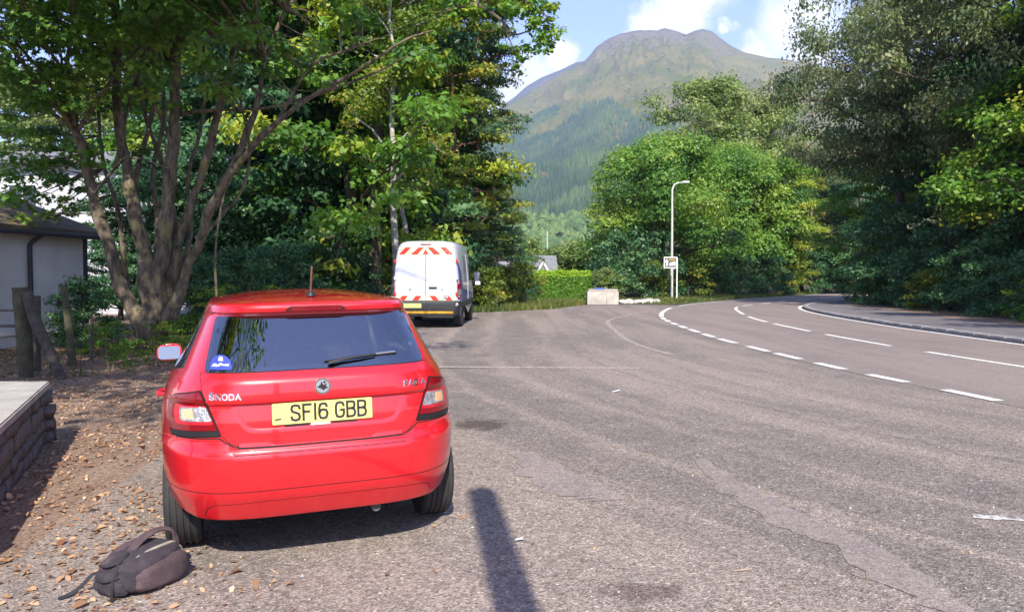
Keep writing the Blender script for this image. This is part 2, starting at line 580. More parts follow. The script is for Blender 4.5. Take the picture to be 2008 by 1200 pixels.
def tarmac(name, base_a, base_b, dust, streak_rot, dust_amt, stain=None, agg=1.0, sweep=False):
    m, t, out = new_mat(name)
    L = t.links.new
    tc = N(t, 'ShaderNodeTexCoord')
    b = N(t, 'ShaderNodeBsdfPrincipled')
    b.inputs['Roughness'].default_value = 0.88
    b.inputs['Specular IOR Level'].default_value = 0.25
    # aggregate: stones of a chip seal, seen near the camera
    vo = N(t, 'ShaderNodeTexVoronoi')
    vo.inputs['Scale'].default_value = 95
    L(tc.outputs['Object'], vo.inputs['Vector'])
    vo2 = N(t, 'ShaderNodeTexVoronoi')
    vo2.inputs['Scale'].default_value = 38
    L(tc.outputs['Object'], vo2.inputs['Vector'])
    sep = N(t, 'ShaderNodeSeparateColor')
    L(vo.outputs['Color'], sep.inputs[0])
    sep2 = N(t, 'ShaderNodeSeparateColor')
    L(vo2.outputs['Color'], sep2.inputs[0])
    nz = N(t, 'ShaderNodeTexNoise')
    nz.inputs['Scale'].default_value = 1.3
    nz.inputs['Detail'].default_value = 9
    nz.inputs['Roughness'].default_value = 0.68
    L(tc.outputs['Object'], nz.inputs['Vector'])
    # worn bands that follow the way wheels sweep through: u = x + .9 y - .027 y^2 (bands bend with the lay-by)
    sp = N(t, 'ShaderNodeSeparateXYZ')
    L(tc.outputs['Object'], sp.inputs[0])
    yy = N(t, 'ShaderNodeMath', operation='MINIMUM')
    L(sp.outputs['Y'], yy.inputs[0])
    yy.inputs[1].default_value = 16.6 if sweep else 0.0
    k1 = N(t, 'ShaderNodeMath', operation='MULTIPLY_ADD')
    L(yy.outputs[0], k1.inputs[0])
    k1.inputs[1].default_value = -.027
    k1.inputs[2].default_value = .9
    k2 = N(t, 'ShaderNodeMath', operation='MULTIPLY_ADD')
    L(k1.outputs[0], k2.inputs[0])
    L(yy.outputs[0], k2.inputs[1])
    L(sp.outputs['X'], k2.inputs[2])
    v1 = N(t, 'ShaderNodeMath', operation='MULTIPLY')
    L(sp.outputs['Y'], v1.inputs[0])
    v1.inputs[1].default_value = .13
    cb = N(t, 'ShaderNodeCombineXYZ')
    u1 = N(t, 'ShaderNodeMath', operation='MULTIPLY')
    L(k2.outputs[0], u1.inputs[0])
    u1.inputs[1].default_value = 1.25
    L(u1.outputs[0], cb.inputs[0])
    L(v1.outputs[0], cb.inputs[1])
    st = N(t, 'ShaderNodeTexNoise')
    st.inputs['Scale'].default_value = 1.0
    st.inputs['Detail'].default_value = 8
    st.inputs['Roughness'].default_value = 0.64
    st.inputs['Distortion'].default_value = 0.35
    L(cb.outputs[0], st.inputs['Vector'])
    st_out = st.outputs['Fac']
    if sweep:
        # the seams one can follow in this lay-by
        ud = N(t, 'ShaderNodeMath', operation='MULTIPLY_ADD')
        L(nz.outputs['Fac'], ud.inputs[0])
        ud.inputs[1].default_value = .9
        L(k2.outputs[0], ud.inputs[2])
        um = N(t, 'ShaderNodeMapRange')
        um.inputs['From Min'].default_value = 3.45
        um.inputs['From Max'].default_value = 11.45
        L(ud.outputs[0], um.inputs['Value'])
        rp = N(t, 'ShaderNodeValToRGB')
        els = rp.color_ramp.elements
        stops = [(0, .62), (.20, .60), (.235, .60), (.25, .40), (.33, .40), (.355, .58), (.375, .62), (.385, .34), (.45, .40), (.50, .56), (.53, .40), (.60, .44), (.66, .58), (.715, .56), (.72, .40), (.735, .58), (.85, .52), (1, .5)]
        els[0].position, els[1].position = 0, 1
        els[0].color = (stops[0][1],) * 3 + (1,)
        els[1].color = (stops[-1][1],) * 3 + (1,)
        for p_, v_ in stops[1:-1]:
            q_ = els.new(p_)
            q_.color = (v_, v_, v_, 1)
        L(um.outputs[0], rp.inputs[0])
        av = N(t, 'ShaderNodeMix', data_type='FLOAT')
        av.inputs[0].default_value = .5
        L(st.outputs['Fac'], av.inputs[2])
        L(rp.outputs[0], av.inputs[3])
        st_out = av.outputs[0]
    c1 = N(t, 'ShaderNodeMix', data_type='RGBA')
    c1.inputs[6].default_value = (*base_a, 1)
    c1.inputs[7].default_value = (*base_b, 1)
    r1 = N(t, 'ShaderNodeMapRange', clamp=True)
    r1.inputs['From Min'].default_value = .35
    r1.inputs['From Max'].default_value = .65
    L(nz.outputs['Fac'], r1.inputs['Value'])
    L(r1.outputs[0], c1.inputs['Factor'])
    c2 = N(t, 'ShaderNodeMix', data_type='RGBA')
    r2 = N(t, 'ShaderNodeMapRange', clamp=True)
    r2.inputs['From Min'].default_value = .46
    r2.inputs['From Max'].default_value = .57
    r2.inputs['To Max'].default_value = dust_amt
    L(st_out, r2.inputs['Value'])
    L(r2.outputs[0], c2.inputs['Factor'])
    L(c1.outputs[2], c2.inputs[6])
    c2.inputs[7].default_value = (*dust, 1)
    last = c2.outputs[2]
    if stain:
        for (sx, sy, rx, ry, col) in stain:
            su = N(t, 'ShaderNodeVectorMath', operation='SUBTRACT')
            L(tc.outputs['Object'], su.inputs[0])
            su.inputs[1].default_value = (sx, sy, 0)
            ml = N(t, 'ShaderNodeVectorMath', operation='MULTIPLY')
            L(su.outputs[0], ml.inputs[0])
            ml.inputs[1].default_value = (1 / rx, 1 / ry, 0)
            ln = N(t, 'ShaderNodeVectorMath', operation='LENGTH')
            L(ml.outputs[0], ln.inputs[0])
            ns = N(t, 'ShaderNodeTexNoise')
            ns.inputs['Scale'].default_value = 7
            ns.inputs['Detail'].default_value = 6
            L(tc.outputs['Object'], ns.inputs['Vector'])
            ma = N(t, 'ShaderNodeMath', operation='MULTIPLY_ADD')
            L(ns.outputs['Fac'], ma.inputs[0])
            ma.inputs[1].default_value = 1.3
            L(ln.outputs['Value'], ma.inputs[2])
            mr = N(t, 'ShaderNodeMapRange', clamp=True)
            mr.inputs['From Min'].default_value = 1.75
            mr.inputs['From Max'].default_value = 1.25
            mr.inputs['To Max'].default_value = .7
            L(ma.outputs[0], mr.inputs['Value'])
            mm = N(t, 'ShaderNodeMix', data_type='RGBA')
            L(mr.outputs[0], mm.inputs['Factor'])
            L(last, mm.inputs[6])
            mm.inputs[7].default_value = (*col, 1)
            last = mm.outputs[2]
    # stone to stone variation
    r3 = N(t, 'ShaderNodeMapRange')
    r3.inputs['To Min'].default_value = 1 - .42 * agg
    r3.inputs['To Max'].default_value = 1 + .42 * agg
    L(sep.outputs[0], r3.inputs['Value'])
    r4 = N(t, 'ShaderNodeMapRange')
    r4.inputs['From Min'].default_value = .0
    r4.inputs['To Min'].default_value = 1 - .22 * agg
    r4.inputs['To Max'].default_value = 1 + .22 * agg
    L(sep2.outputs[1], r4.inputs['Value'])
    mu = N(t, 'ShaderNodeMath', operation='MULTIPLY')
    L(r3.outputs[0], mu.inputs[0])
    L(r4.outputs[0], mu.inputs[1])
    # a few pale chips
    gt = N(t, 'ShaderNodeMapRange', clamp=True)
    gt.inputs['From Min'].default_value = .955
    gt.inputs['From Max'].default_value = .99
    gt.inputs['To Max'].default_value = 1.0 * agg
    L(sep.outputs[2], gt.inputs['Value'])
    ad = N(t, 'ShaderNodeMath', operation='ADD')
    L(mu.outputs[0], ad.inputs[0])
    L(gt.outputs[0], ad.inputs[1])
    vs = N(t, 'ShaderNodeVectorMath', operation='SCALE')
    L(last, vs.inputs[0])
    L(ad.outputs[0], vs.inputs['Scale'])
    L(vs.outputs[0], b.inputs['Base Color'])
    bp = N(t, 'ShaderNodeBump')
    bp.inputs['Strength'].default_value = 0.55 * agg
    bp.inputs['Distance'].default_value = 0.012
    L(vo.outputs['Distance'], bp.inputs['Height'])
    bp2 = N(t, 'ShaderNodeBump')
    bp2.inputs['Strength'].default_value = 0.35
    bp2.inputs['Distance'].default_value = 0.05
    hs_ = N(t, 'ShaderNodeMath', operation='MULTIPLY_ADD')
    L(r2.outputs[0], hs_.inputs[0])
    hs_.inputs[1].default_value = .5 if sweep else .1
    L(nz.outputs['Fac'], hs_.inputs[2])
    L(hs_.outputs[0], bp2.inputs['Height'])
    L(bp.outputs[0], bp2.inputs['Normal'])
    L(bp2.outputs[0], b.inputs['Normal'])
    L(b.outputs[0], out.inputs[0])


tarmac('lay_by_tarmac', (0.150, 0.130, 0.116), (0.203, 0.172, 0.150), (0.295, 0.240, 0.200), R(-30), .66, sweep=True,
       stain=[(-.33, 7.95, .33, .33, (.05, .035, .028)), (.62, 3.72, .25, .12, (.12, .085, .075))])
tarmac('road_tarmac', (0.178, 0.149, 0.134), (0.218, 0.180, 0.161), (0.248, 0.202, 0.179), R(-6), .6, agg=.45)
tarmac('pavement_tarmac', (0.125, 0.115, 0.12), (0.165, 0.15, 0.152), (0.185, 0.168, 0.165), R(-6), .5, agg=.5)
tarmac('forest_soil', (0.150, 0.098, 0.070), (0.225, 0.155, 0.115), (0.27, 0.195, 0.145), R(-10), .6, agg=.8)


def worn_paint(name, col, wear):
    """road paint worn through to the tarmac between the chippings"""
    m, t, out = new_mat(name)
    L = t.links.new
    tc = N(t, 'ShaderNodeTexCoord')
    nz = N(t, 'ShaderNodeTexNoise')
    nz.inputs['Scale'].default_value = 9
    nz.inputs['Detail'].default_value = 10
    nz.inputs['Roughness'].default_value = .75
    L(tc.outputs['Object'], nz.inputs['Vector'])
    mr = N(t, 'ShaderNodeMapRange', clamp=True)
    mr.inputs['From Min'].default_value = wear - .05
    mr.inputs['From Max'].default_value = wear + .05
    L(nz.outputs['Fac'], mr.inputs['Value'])
    mx = N(t, 'ShaderNodeMix', data_type='RGBA')
    mx.inputs[6].default_value = (.15, .13, .12, 1)
    mx.inputs[7].default_value = (*col, 1)
    L(mr.outputs[0], mx.inputs['Factor'])
    b = N(t, 'ShaderNodeBsdfPrincipled')
    b.inputs['Roughness'].default_value = .8
    L(mx.outputs[2], b.inputs['Base Color'])
    L(b.outputs[0], out.inputs[0])


worn_paint('road_paint', (0.70, 0.69, 0.66), .40)
worn_paint('ghost_paint', (0.33, 0.275, 0.235), .47)
worn_paint('sand_line', (0.38, 0.315, 0.265), .455)
worn_paint('old_paint', (0.60, 0.58, 0.54), .50)
tarmac('patch_tarmac', (0.20, 0.170, 0.155), (0.25, 0.208, 0.188), (0.285, 0.236, 0.208), R(-30), .6, agg=.6)


def ground_mat():
    m, t, out = new_mat('ground_grass')
    L = t.links.new
    tc = N(t, 'ShaderNodeTexCoord')
    b = N(t, 'ShaderNodeBsdfPrincipled')
    b.inputs['Roughness'].default_value = .95
    nz = N(t, 'ShaderNodeTexNoise')
    nz.inputs['Scale'].default_value = .6
    nz.inputs['Detail'].default_value = 9
    nz.inputs['Roughness'].default_value = .7
    L(tc.outputs['Object'], nz.inputs['Vector'])
    rp = N(t, 'ShaderNodeValToRGB')
    e = rp.color_ramp.elements
    e[0].position = .35
    e[0].color = (.045, .035, .02, 1)
    e[1].position = .7
    e[1].color = (.09, .085, .03, 1)
    k = e.new(.52)
    k.color = (.06, .065, .02, 1)
    L(nz.outputs['Fac'], rp.inputs[0])
    L(rp.outputs[0], b.inputs['Base Color'])
    n2 = N(t, 'ShaderNodeTexNoise')
    n2.inputs['Scale'].default_value = 14
    n2.inputs['Detail'].default_value = 6
    L(tc.outputs['Object'], n2.inputs['Vector'])
    bp = N(t, 'ShaderNodeBump')
    bp.inputs['Strength'].default_value = .8
    bp.inputs['Distance'].default_value = .08
    L(n2.outputs['Fac'], bp.inputs['Height'])
    L(bp.outputs[0], b.inputs['Normal'])
    L(b.outputs[0], out.inputs[0])


ground_mat()


def hill_mat(name, grass_a, grass_b, rock, rock_lo, rock_hi):
    m, t, out = new_mat(name)
    L = t.links.new
    tc = N(t, 'ShaderNodeTexCoord')
    geo = N(t, 'ShaderNodeNewGeometry')
    b = N(t, 'ShaderNodeBsdfPrincipled')
    b.inputs['Roughness'].default_value = 1.0
    b.inputs['Specular IOR Level'].default_value = 0.05
    mp = N(t, 'ShaderNodeMapping')
    mp.inputs['Scale'].default_value = (.006, .006, .010)
    L(tc.outputs['Object'], mp.inputs['Vector'])
    nz = N(t, 'ShaderNodeTexNoise')
    nz.inputs['Scale'].default_value = 1.0
    nz.inputs['Detail'].default_value = 12
    nz.inputs['Roughness'].default_value = .66
    L(mp.outputs[0], nz.inputs['Vector'])
    mpf = N(t, 'ShaderNodeMapping')
    mpf.inputs['Scale'].default_value = (.03, .03, .05)
    L(tc.outputs['Object'], mpf.inputs['Vector'])
    nf = N(t, 'ShaderNodeTexNoise')
    nf.inputs['Scale'].default_value = 1.0
    nf.inputs['Detail'].default_value = 12
    nf.inputs['Roughness'].default_value = .72
    L(mpf.outputs[0], nf.inputs['Vector'])
    g = N(t, 'ShaderNodeMix', data_type='RGBA')
    g.inputs[6].default_value = (*grass_a, 1)
    g.inputs[7].default_value = (*grass_b, 1)
    mr = N(t, 'ShaderNodeMapRange', clamp=True)
    mr.inputs['From Min'].default_value = .38
    mr.inputs['From Max'].default_value = .62
    L(nz.outputs['Fac'], mr.inputs['Value'])
    L(mr.outputs[0], g.inputs['Factor'])
    # rock where the height and the fine noise say so
    sx = N(t, 'ShaderNodeSeparateXYZ')
    L(tc.outputs['Object'], sx.inputs[0])
    hz = N(t, 'ShaderNodeMapRange', clamp=True)
    hz.inputs['From Min'].default_value = rock_lo
    hz.inputs['From Max'].default_value = rock_hi
    hz.inputs['To Min'].default_value = -.10
    hz.inputs['To Max'].default_value = .20
    L(sx.outputs['Z'], hz.inputs['Value'])
    ad = N(t, 'ShaderNodeMath', operation='ADD')
    L(nf.outputs['Fac'], ad.inputs[0])
    L(hz.outputs[0], ad.inputs[1])
    sn = N(t, 'ShaderNodeSeparateXYZ')
    L(geo.outputs['Normal'], sn.inputs[0])
    sl = N(t, 'ShaderNodeMapRange', clamp=True)
    sl.inputs['From Min'].default_value = .82
    sl.inputs['From Max'].default_value = .62
    sl.inputs['To Max'].default_value = .09
    L(sn.outputs['Z'], sl.inputs['Value'])
    ad2 = N(t, 'ShaderNodeMath', operation='ADD')
    L(ad.outputs[0], ad2.inputs[0])
    L(sl.outputs[0], ad2.inputs[1])
    ad = ad2
    rm = N(t, 'ShaderNodeMapRange', clamp=True)
    rm.inputs['From Min'].default_value = .53
    rm.inputs['From Max'].default_value = .63
    L(ad.outputs[0], rm.inputs['Value'])
    mx = N(t, 'ShaderNodeMix', data_type='RGBA')
    L(rm.outputs[0], mx.inputs['Factor'])
    L(g.outputs[2], mx.inputs[6])
    mx.inputs[7].default_value = (*rock, 1)
    L(mx.outputs[2], b.inputs['Base Color'])
    bp = N(t, 'ShaderNodeBump')
    bp.inputs['Strength'].default_value = 1.0
    bp.inputs['Distance'].default_value = 14
    L(nf.outputs['Fac'], bp.inputs['Height'])
    L(bp.outputs[0], b.inputs['Normal'])
    L(b.outputs[0], out.inputs[0])


hill_mat('hill_main', (.105, .118, .034), (.205, .172, .066), (.165, .140, .110), 640, 840)
hill_mat('hill_back', (.10, .10, .06), (.12, .11, .08), (.12, .115, .12), 400, 700)

# ------------------------------------------------------------------ flat fills
def pip(px, py, poly):
    """vectorised point in polygon"""
    poly = np.asarray(poly, float)
    px = np.asarray(px, float)
    py = np.asarray(py, float)
    inside = np.zeros(px.shape, bool)
    n = len(poly)
    j = n - 1
    for i in range(n):
        xi, yi = poly[i]
        xj, yj = poly[j]
        c = ((yi > py) != (yj > py)) & (px < (xj - xi) * (py - yi) / (yj - yi + 1e-12) + xi)
        inside ^= c
        j = i
    return inside


def resample(poly, g):
    out = []
    n = len(poly)
    for i in range(n):
        a = np.array(poly[i], float)
        b = np.array(poly[(i + 1) % n], float)
        k = max(1, int(math.ceil(np.linalg.norm(b - a) / g)))
        for q in range(k):
            out.append(a + (b - a) * q / k)
    return np.array(out)


def edge_dist(px, py, poly):
    P = np.stack([px, py], 1)
    d = np.full(len(P), 1e9)
    n = len(poly)
    for i in range(n):
        a = np.array(poly[i], float)
        b = np.array(poly[(i + 1) % n], float)
        ab = b - a
        t = np.clip(((P - a) @ ab) / max(ab @ ab, 1e-12), 0, 1)
        d = np.minimum(d, np.linalg.norm(P - (a + t[:, None] * ab), axis=1))
    return d


def fill2d(poly, g):
    """triangulated polygon with inner grid points; returns verts, tris, boundary index loop"""
    B = resample(poly, g)
    x0, y0 = B.min(0)
    x1, y1 = B.max(0)
    gx, gy = np.meshgrid(np.arange(x0 + g / 2, x1, g), np.arange(y0 + g / 2, y1, g))
    gx, gy = gx.ravel(), gy.ravel()
    k = pip(gx, gy, B)
    gx, gy = gx[k], gy[k]
    if len(gx):
        k = edge_dist(gx, gy, B) > g * .45
        gx, gy = gx[k], gy[k]
    pts = [Vector((float(a), float(b))) for a, b in B] + [Vector((float(a), float(b))) for a, b in zip(gx, gy)]
    nb = len(B)
    edges = [(i, (i + 1) % nb) for i in range(nb)]
    r = delaunay_2d_cdt(pts, edges, [], 1, 1e-7)
    V = np.array([(v.x, v.y) for v in r[0]])
    F = [tuple(f) for f in r[2]]
    return V, F, list(range(nb))


def round_poly(poly, rad, seg=4):
    out = []
    n = len(poly)
    rad = [rad] * n if isinstance(rad, (int, float)) else rad
    for i in range(n):
        p = np.array(poly[i], float)
        a = np.array(poly[i - 1], float)
        b = np.array(poly[(i + 1) % n], float)
        da, db = a - p, b - p
        la, lb = np.linalg.norm(da), np.linalg.norm(db)
        r = min(rad[i], la * .45, lb * .45)
        if r < 1e-5:
            out.append(tuple(p))
            continue
        s, e = p + da / la * r, p + db / lb * r
        for k in range(seg + 1):
            t = k / seg
            out.append(tuple((1 - t) ** 2 * s + 2 * t * (1 - t) * p + t * t * e))
    return out


def sheet(name, poly, g, z, material, use_gz=True, parent=None, kind='structure'):
    V, F, nb = fill2d(poly, g)
    zz = (gz(V[:, 0], V[:, 1]) if use_gz else 0) + z
    me = mesh(name, np.column_stack([V, np.broadcast_to(zz, len(V))]), F)
    # face up
    if len(me.polygons) and me.polygons[0].normal.z < 0:
        me.flip_normals()
    o = link(name, me, material, parent)
    if kind and parent is None:
        o['kind'] = kind
    return o


# ------------------------------------------------------------------ ground, lay-by, road
def build_ground():
    xs = np.concatenate([[-5000, -2000, -800, -300, -120, -60, -30, -18], np.arange(-14, 10.1, 0.5), [14, 20, 30, 60, 120, 300, 800, 2000, 5000]])
    ys = np.concatenate([[-3000, -800, -300, -100, -40, -15, -5], np.arange(-2, 18.1, 0.5), [22, 30, 45, 70, 110, 200, 400, 900, 2000, 5000]])
    V = [(x, y, float(gz(x, y)) - .014) for y in ys for x in xs]
    nx = len(xs)
    F = [(j * nx + i, j * nx + i + 1, (j + 1) * nx + i + 1, (j + 1) * nx + i) for j in range(len(ys) - 1) for i in range(nx - 1)]
    o = link('ground', mesh('ground', V, F, True), 'ground_grass')
    o['kind'] = 'structure'


build_ground()

ROAD_L = catmull([(13, -22), (9.4, -10), (7.6, -2), (6.55, 4), (5.86, 9.4), (5.42, 12), (5.2, 14), (5.0, 17), (4.92, 20), (5.16, 26.3), (5.9, 31), (7.35, 36.3), (9.3, 41), (12.0, 45.4), (17.9, 54), (27, 65), (42, 80)], 6)
ROAD_C = catmull([(17, -20), (12.6, -8), (10.6, 0), (9.3, 7), (8.6, 12.9), (8.33, 15.5), (8.2, 18), (8.18, 21), (8.36, 25), (8.85, 29), (10.3, 35.6), (11.6, 38.8), (13.9, 42.4), (16.6, 46.6), (22.4, 54), (31, 63.5), (46, 77)], 6)
ROAD_R = catmull([(21, -18), (16, -6), (13.4, 2), (12.0, 9), (11.4, 14), (11.3, 17), (11.33, 20.3), (11.42, 24), (12.2, 31), (13.5, 36.3), (15.7, 40.8), (20, 46.4), (26.5, 54), (35, 62), (50, 74)], 6)


def off_curve(C, d):
    T = np.gradient(C, axis=0)
    T /= np.linalg.norm(T, axis=1)[:, None]
    return C + np.column_stack([T[:, 1], -T[:, 0]]) * d      # to the right of travel


LAYBY_LEFT = [(-2.9, -3), (-2.9, 1.0), (-2.75, 4), (-3.2, 7.5), (-4.2, 11), (-4.7, 16), (-4.6, 22), (-4.2, 28), (-2.6, 31), (-1.0, 32.4), (1.77, 35.2), (3.7, 40.1), (6.6, 40.4), (8.3, 39.8)]
rl = [tuple(p) for p in off_curve(ROAD_L, .25) if -3 < p[1] < 39]
lay_by = sheet('lay_by', LAYBY_LEFT + rl[::-1], .8, 0.0, 'lay_by_tarmac')
road = sheet('road', [tuple(p) for p in ROAD_L] + [tuple(p) for p in off_curve(ROAD_R, .12)][::-1], 1.6, .0045, 'road_tarmac', use_gz=False)
PAVE_B = catmull([(24, -14), (19.5, -3), (17, 5), (15.6, 12), (15.0, 18), (15.4, 23.3), (16.3, 31), (17.6, 39.8), (20.5, 46), (26, 52.5), (36, 60.5)], 6)
PAVE_B = PAVE_B + np.column_stack([-.75 * smoothstep(44, 36, PAVE_B[:, 1]), np.zeros(len(PAVE_B))])
PAVE_F = off_curve(ROAD_R, .40)
pf = [tuple(p) for p in PAVE_F if p[0] < 36 and p[1] < 62]
pavement = sheet('pavement', pf + [tuple(p) for p in PAVE_B][::-1], 1.2, .105, 'pavement_tarmac', use_gz=False)
floor_l = [(-2.4, -3)] + [(x + .35, y) for x, y in LAYBY_LEFT[1:10]] + [(-6, 36), (-20, 36), (-20, -3)]
forest_floor = sheet('forest_floor', floor_l, .7, -.006, 'forest_soil')
floor_r = [tuple(p + np.array([-.15, 0])) for p in PAVE_B[:-4]] + [(45, 58), (45, -14)]
forest_floor2 = sheet('woodland_floor', floor_r, 2.5, .11, 'forest_soil', use_gz=False)


def strip(name, C, width, z, material, parent):
    a = off_curve(np.asarray(C), -width / 2)
    b = off_curve(np.asarray(C), width / 2)
    n = len(a)
    V = [(p[0], p[1], z) for p in a] + [(p[0], p[1], z) for p in b]
    F = [(n + i, n + i + 1, i + 1, i) for i in range(n - 1)]
    return link(name, mesh(name, V, F), material, parent)


def sub_curve(C, s0, s1, n=6):
    d = np.concatenate([[0], np.cumsum(np.linalg.norm(np.diff(C, axis=0), axis=1))])
    s = np.linspace(s0, s1, n)
    return np.column_stack([np.interp(s, d, C[:, 0]), np.interp(s, d, C[:, 1])])


def arc_of(C, y):
    d = np.concatenate([[0], np.cumsum(np.linalg.norm(np.diff(C, axis=0), axis=1))])
    return float(np.interp(y, C[:, 1], d))


# give-way dashes between the lay-by and the carriageway, short near ones then merging to a line
LC = off_curve(ROAD_L, .10)
for y0, y1 in [(2.6, 3.5), (4.7, 5.6), (7.0, 7.95), (9.42, 10.34), (11.08, 11.94), (12.62, 13.52), (14.15, 15.2), (15.6, 16.7), (17.5, 18.7), (19.2, 20.3), (20.8, 22.0), (22.5, 23.5), (24.0, 25.0), (25.5, 26.5), (27.0, 28.0), (28.5, 33.0), (33.0, 36.4)]:
    strip('edge_dash', sub_curve(LC, arc_of(LC, y0), arc_of(LC, y1)), .17 if y0 > 9 else .16, .0095, 'road_paint', road)
for y0, y1 in [(3.0, 5.8), (8.2, 11.2), (12.2, 15.5), (16.8, 20.1), (21.2, 24.6), (25.4, 28.8), (30.5, 37.5), (38.7, 40.4), (41.8, 43.4), (44.8, 46.4), (48, 50), (52, 54)]:
    strip('centre_dash', sub_curve(ROAD_C, arc_of(ROAD_C, y0), arc_of(ROAD_C, y1), 8), .13, .0095, 'road_paint', road)
strip('edge_line', sub_curve(ROAD_R, arc_of(ROAD_R, -4), arc_of(ROAD_R, 41.5), 90), .13, .0095, 'road_paint', road)
strip('far_edge_line', sub_curve(LC, arc_of(LC, 38.5), arc_of(LC, 62), 40), .11, .0095, 'road_paint', road)
# worn marks in the lay-by
strip('worn_line', [(-1.6, 12.95), (-.5, 12.92), (.9, 12.85), (2.1, 12.78)], .17, .0045, 'sand_line', lay_by)
strip('worn_line', catmull([(5.86, 33.2), (4.6, 30.2), (3.5, 27.2), (3.1, 25.0), (2.9, 22.2), (2.78, 19.5), (2.8, 17.0), (3.1, 15.0)], 4), .15, .0045, 'ghost_paint', lay_by)
strip('worn_mark', [(2.95, 4.90), (3.05, 4.86), (3.16, 4.86), (3.28, 4.80)], .085, .0045, 'old_paint', lay_by)

# ragged remains of an old surface dressing, a finger's breadth proud of the chippings
def worn_patches():
    rng = np.random.default_rng(61)
    for up, wid in (([(1380, 900), (1470, 955), (1571, 1005), (1695, 1056), (1835, 1146), (1960, 1240)], .30),
                    ([(1040, 885), (1116, 921), (1195, 960), (1234, 977)], .42)):
        P = catmull([G(*q) for q in up], 7)
        T = np.gradient(P, axis=0)
        T /= np.linalg.norm(T, axis=1)[:, None]
        nrm = np.column_stack([T[:, 1], -T[:, 0]])
        n = len(P)
        w = np.sin(np.linspace(.12, math.pi - .05, n)) ** .6
        a = P + nrm * rng.normal(0, .016, n)[:, None]
        b = P + nrm * (wid * w * (1 + rng.normal(0, .15, n)))[:, None]
        poly = [tuple(p) for p in a] + [tuple(p) for p in b[::-1]]
        sheet('worn_patch', poly, .08, .0035, 'patch_tarmac', True, lay_by)


# kerb: one stone after another along the pavement edge
def build_kerb():
    C = off_curve(ROAD_R, .28)
    s0, s1 = arc_of(C, 2), arc_of(C, 46)
    L = .62
    V, F = box_vf(-.11, .11, -.295, .295, -.12, .118)
    bm = bmesh.new()
    vs = [bm.verts.new(v) for v in V]
    for f in F:
        bm.faces.new([vs[i] for i in f])
    bmesh.ops.bevel(bm, geom=bm.edges[:], offset=.018, segments=1, affect='EDGES')
    me = bpy.data.meshes.new('kerb_stone')
    bm.to_mesh(me)
    bm.free()
    me.materials.append(mat('kerb_stone'))
    s = s0
    while s < s1:
        p = sub_curve(C, s, s + L, 2)
        m = p.mean(0)
        d = p[1] - p[0]
        o = link('kerb_stone', me, None, pavement)
        o.location = (m[0] + random.uniform(-.008, .008), m[1], random.uniform(-.008, .006))
        o.rotation_euler = (0, random.uniform(-.02, .02), math.atan2(d[1], d[0]) - math.pi / 2)
        s += L


build_kerb()

# ------------------------------------------------------------------ mountain
SKY_MAIN = [(-800, 330), (0, 340), (400, 330), (700, 300), (900, 250), (985, 212), (1040, 180), (1090, 150), (1140, 125), (1156, 108), (1168, 92), (1190, 77), (1215, 66), (1250, 60), (1285, 61), (1301, 56), (1322, 62), (1342, 69), (1358, 61), (1372, 58), (1390, 62), (1408, 76), (1430, 92), (1455, 104), (1500, 114), (1540, 118), (1580, 126), (1700, 150), (2000, 200), (2800, 260)]
SKY_BACK = [(-800, 420), (700, 330), (900, 262), (985, 208), (1010, 190), (1032, 170), (1060, 153), (1100, 137), (1130, 122), (1180, 118), (1300, 190), (1500, 260), (2800, 400)]


def sky_tan(px, table):
    t = np.array(table, float)
    y = np.interp(px, t[:, 0], t[:, 1])
    pit = -math.atan(60 / 1517)
    u = (px - 1004) / 1517
    v = (600 - y) / 1517
    c, s = math.cos(pit), math.sin(pit)
    return (s + v * c) / np.sqrt(u * u + (c - v * s) ** 2)


def fbm(x, y, octv=5):
    return mnoise.fractal(Vector((x, y, 3.7)), 1.0, 2.1, octv)


def hill_h(px, r, table, rp, r0, pw):
    H = 1.54 + rp * float(sky_tan(px, table))
    t = (r - r0) / (rp - r0)
    if t <= 0:
        return -2.0 + 2 * max(t, -1)
    az = math.atan((px - 1004) / 1517)
    x, y = r * math.sin(az), r * math.cos(az)
    if t <= 1:
        z = H * (.28 * t + .72 * t ** pw)
        n = fbm(x * .004, y * .004) * 30 + mnoise.ridged_multi_fractal(Vector((x * .007, y * .0035, 1.3)), .85, 2.1, 6, 1.0, 2.0) * 24 - 22
        z += n * min(1, t * 3) * min(1, (1 - t) * 7)
        # crags under the summit
        cr = math.exp(-((t - .86) / .08) ** 2) * math.exp(-((px - 1265) / 95) ** 2)
        z += cr * (mnoise.ridged_multi_fractal(Vector((x * .02, y * .02, 5.3)), .8, 2.2, 5, 1.0, 2.0) * 34 - 31)
    else:
        z = H * max(0, 1 - (t - 1) * 2.0) - 6 * (t - 1)
    return z


def build_hill(name, table, rp, r0, rend, pw, material, pxs, nr):
    rs = np.concatenate([np.linspace(r0 * .85, rp * .98, nr - 10), np.linspace(rp, rend, 10)])
    V = []
    for px in pxs:
        az = math.atan((px - 1004) / 1517)
        for r in rs:
            V.append((r * math.sin(az), r * math.cos(az), hill_h(px, r, table, rp, r0, pw)))
    n = len(rs)
    F = [(i * n + j, (i + 1) * n + j, (i + 1) * n + j + 1, i * n + j + 1) for i in range(len(pxs) - 1) for j in range(n - 1)]
    o = link(name, mesh(name, V, F, True), material)
    o['kind'] = 'structure'
    return o


PXM = np.concatenate([np.linspace(-800, 850, 30), np.linspace(880, 1650, 320), np.linspace(1690, 2800, 25)])
build_hill('mountain', SKY_MAIN, 2750, 420, 3300, 1.75, 'hill_main', PXM, 210)
PXB = np.concatenate([np.linspace(300, 950, 12), np.linspace(960, 1320, 70), np.linspace(1350, 1800, 10)])
build_hill('far_ridge', SKY_BACK, 3900, 2900, 4300, 1.3, 'hill_back', PXB, 40)


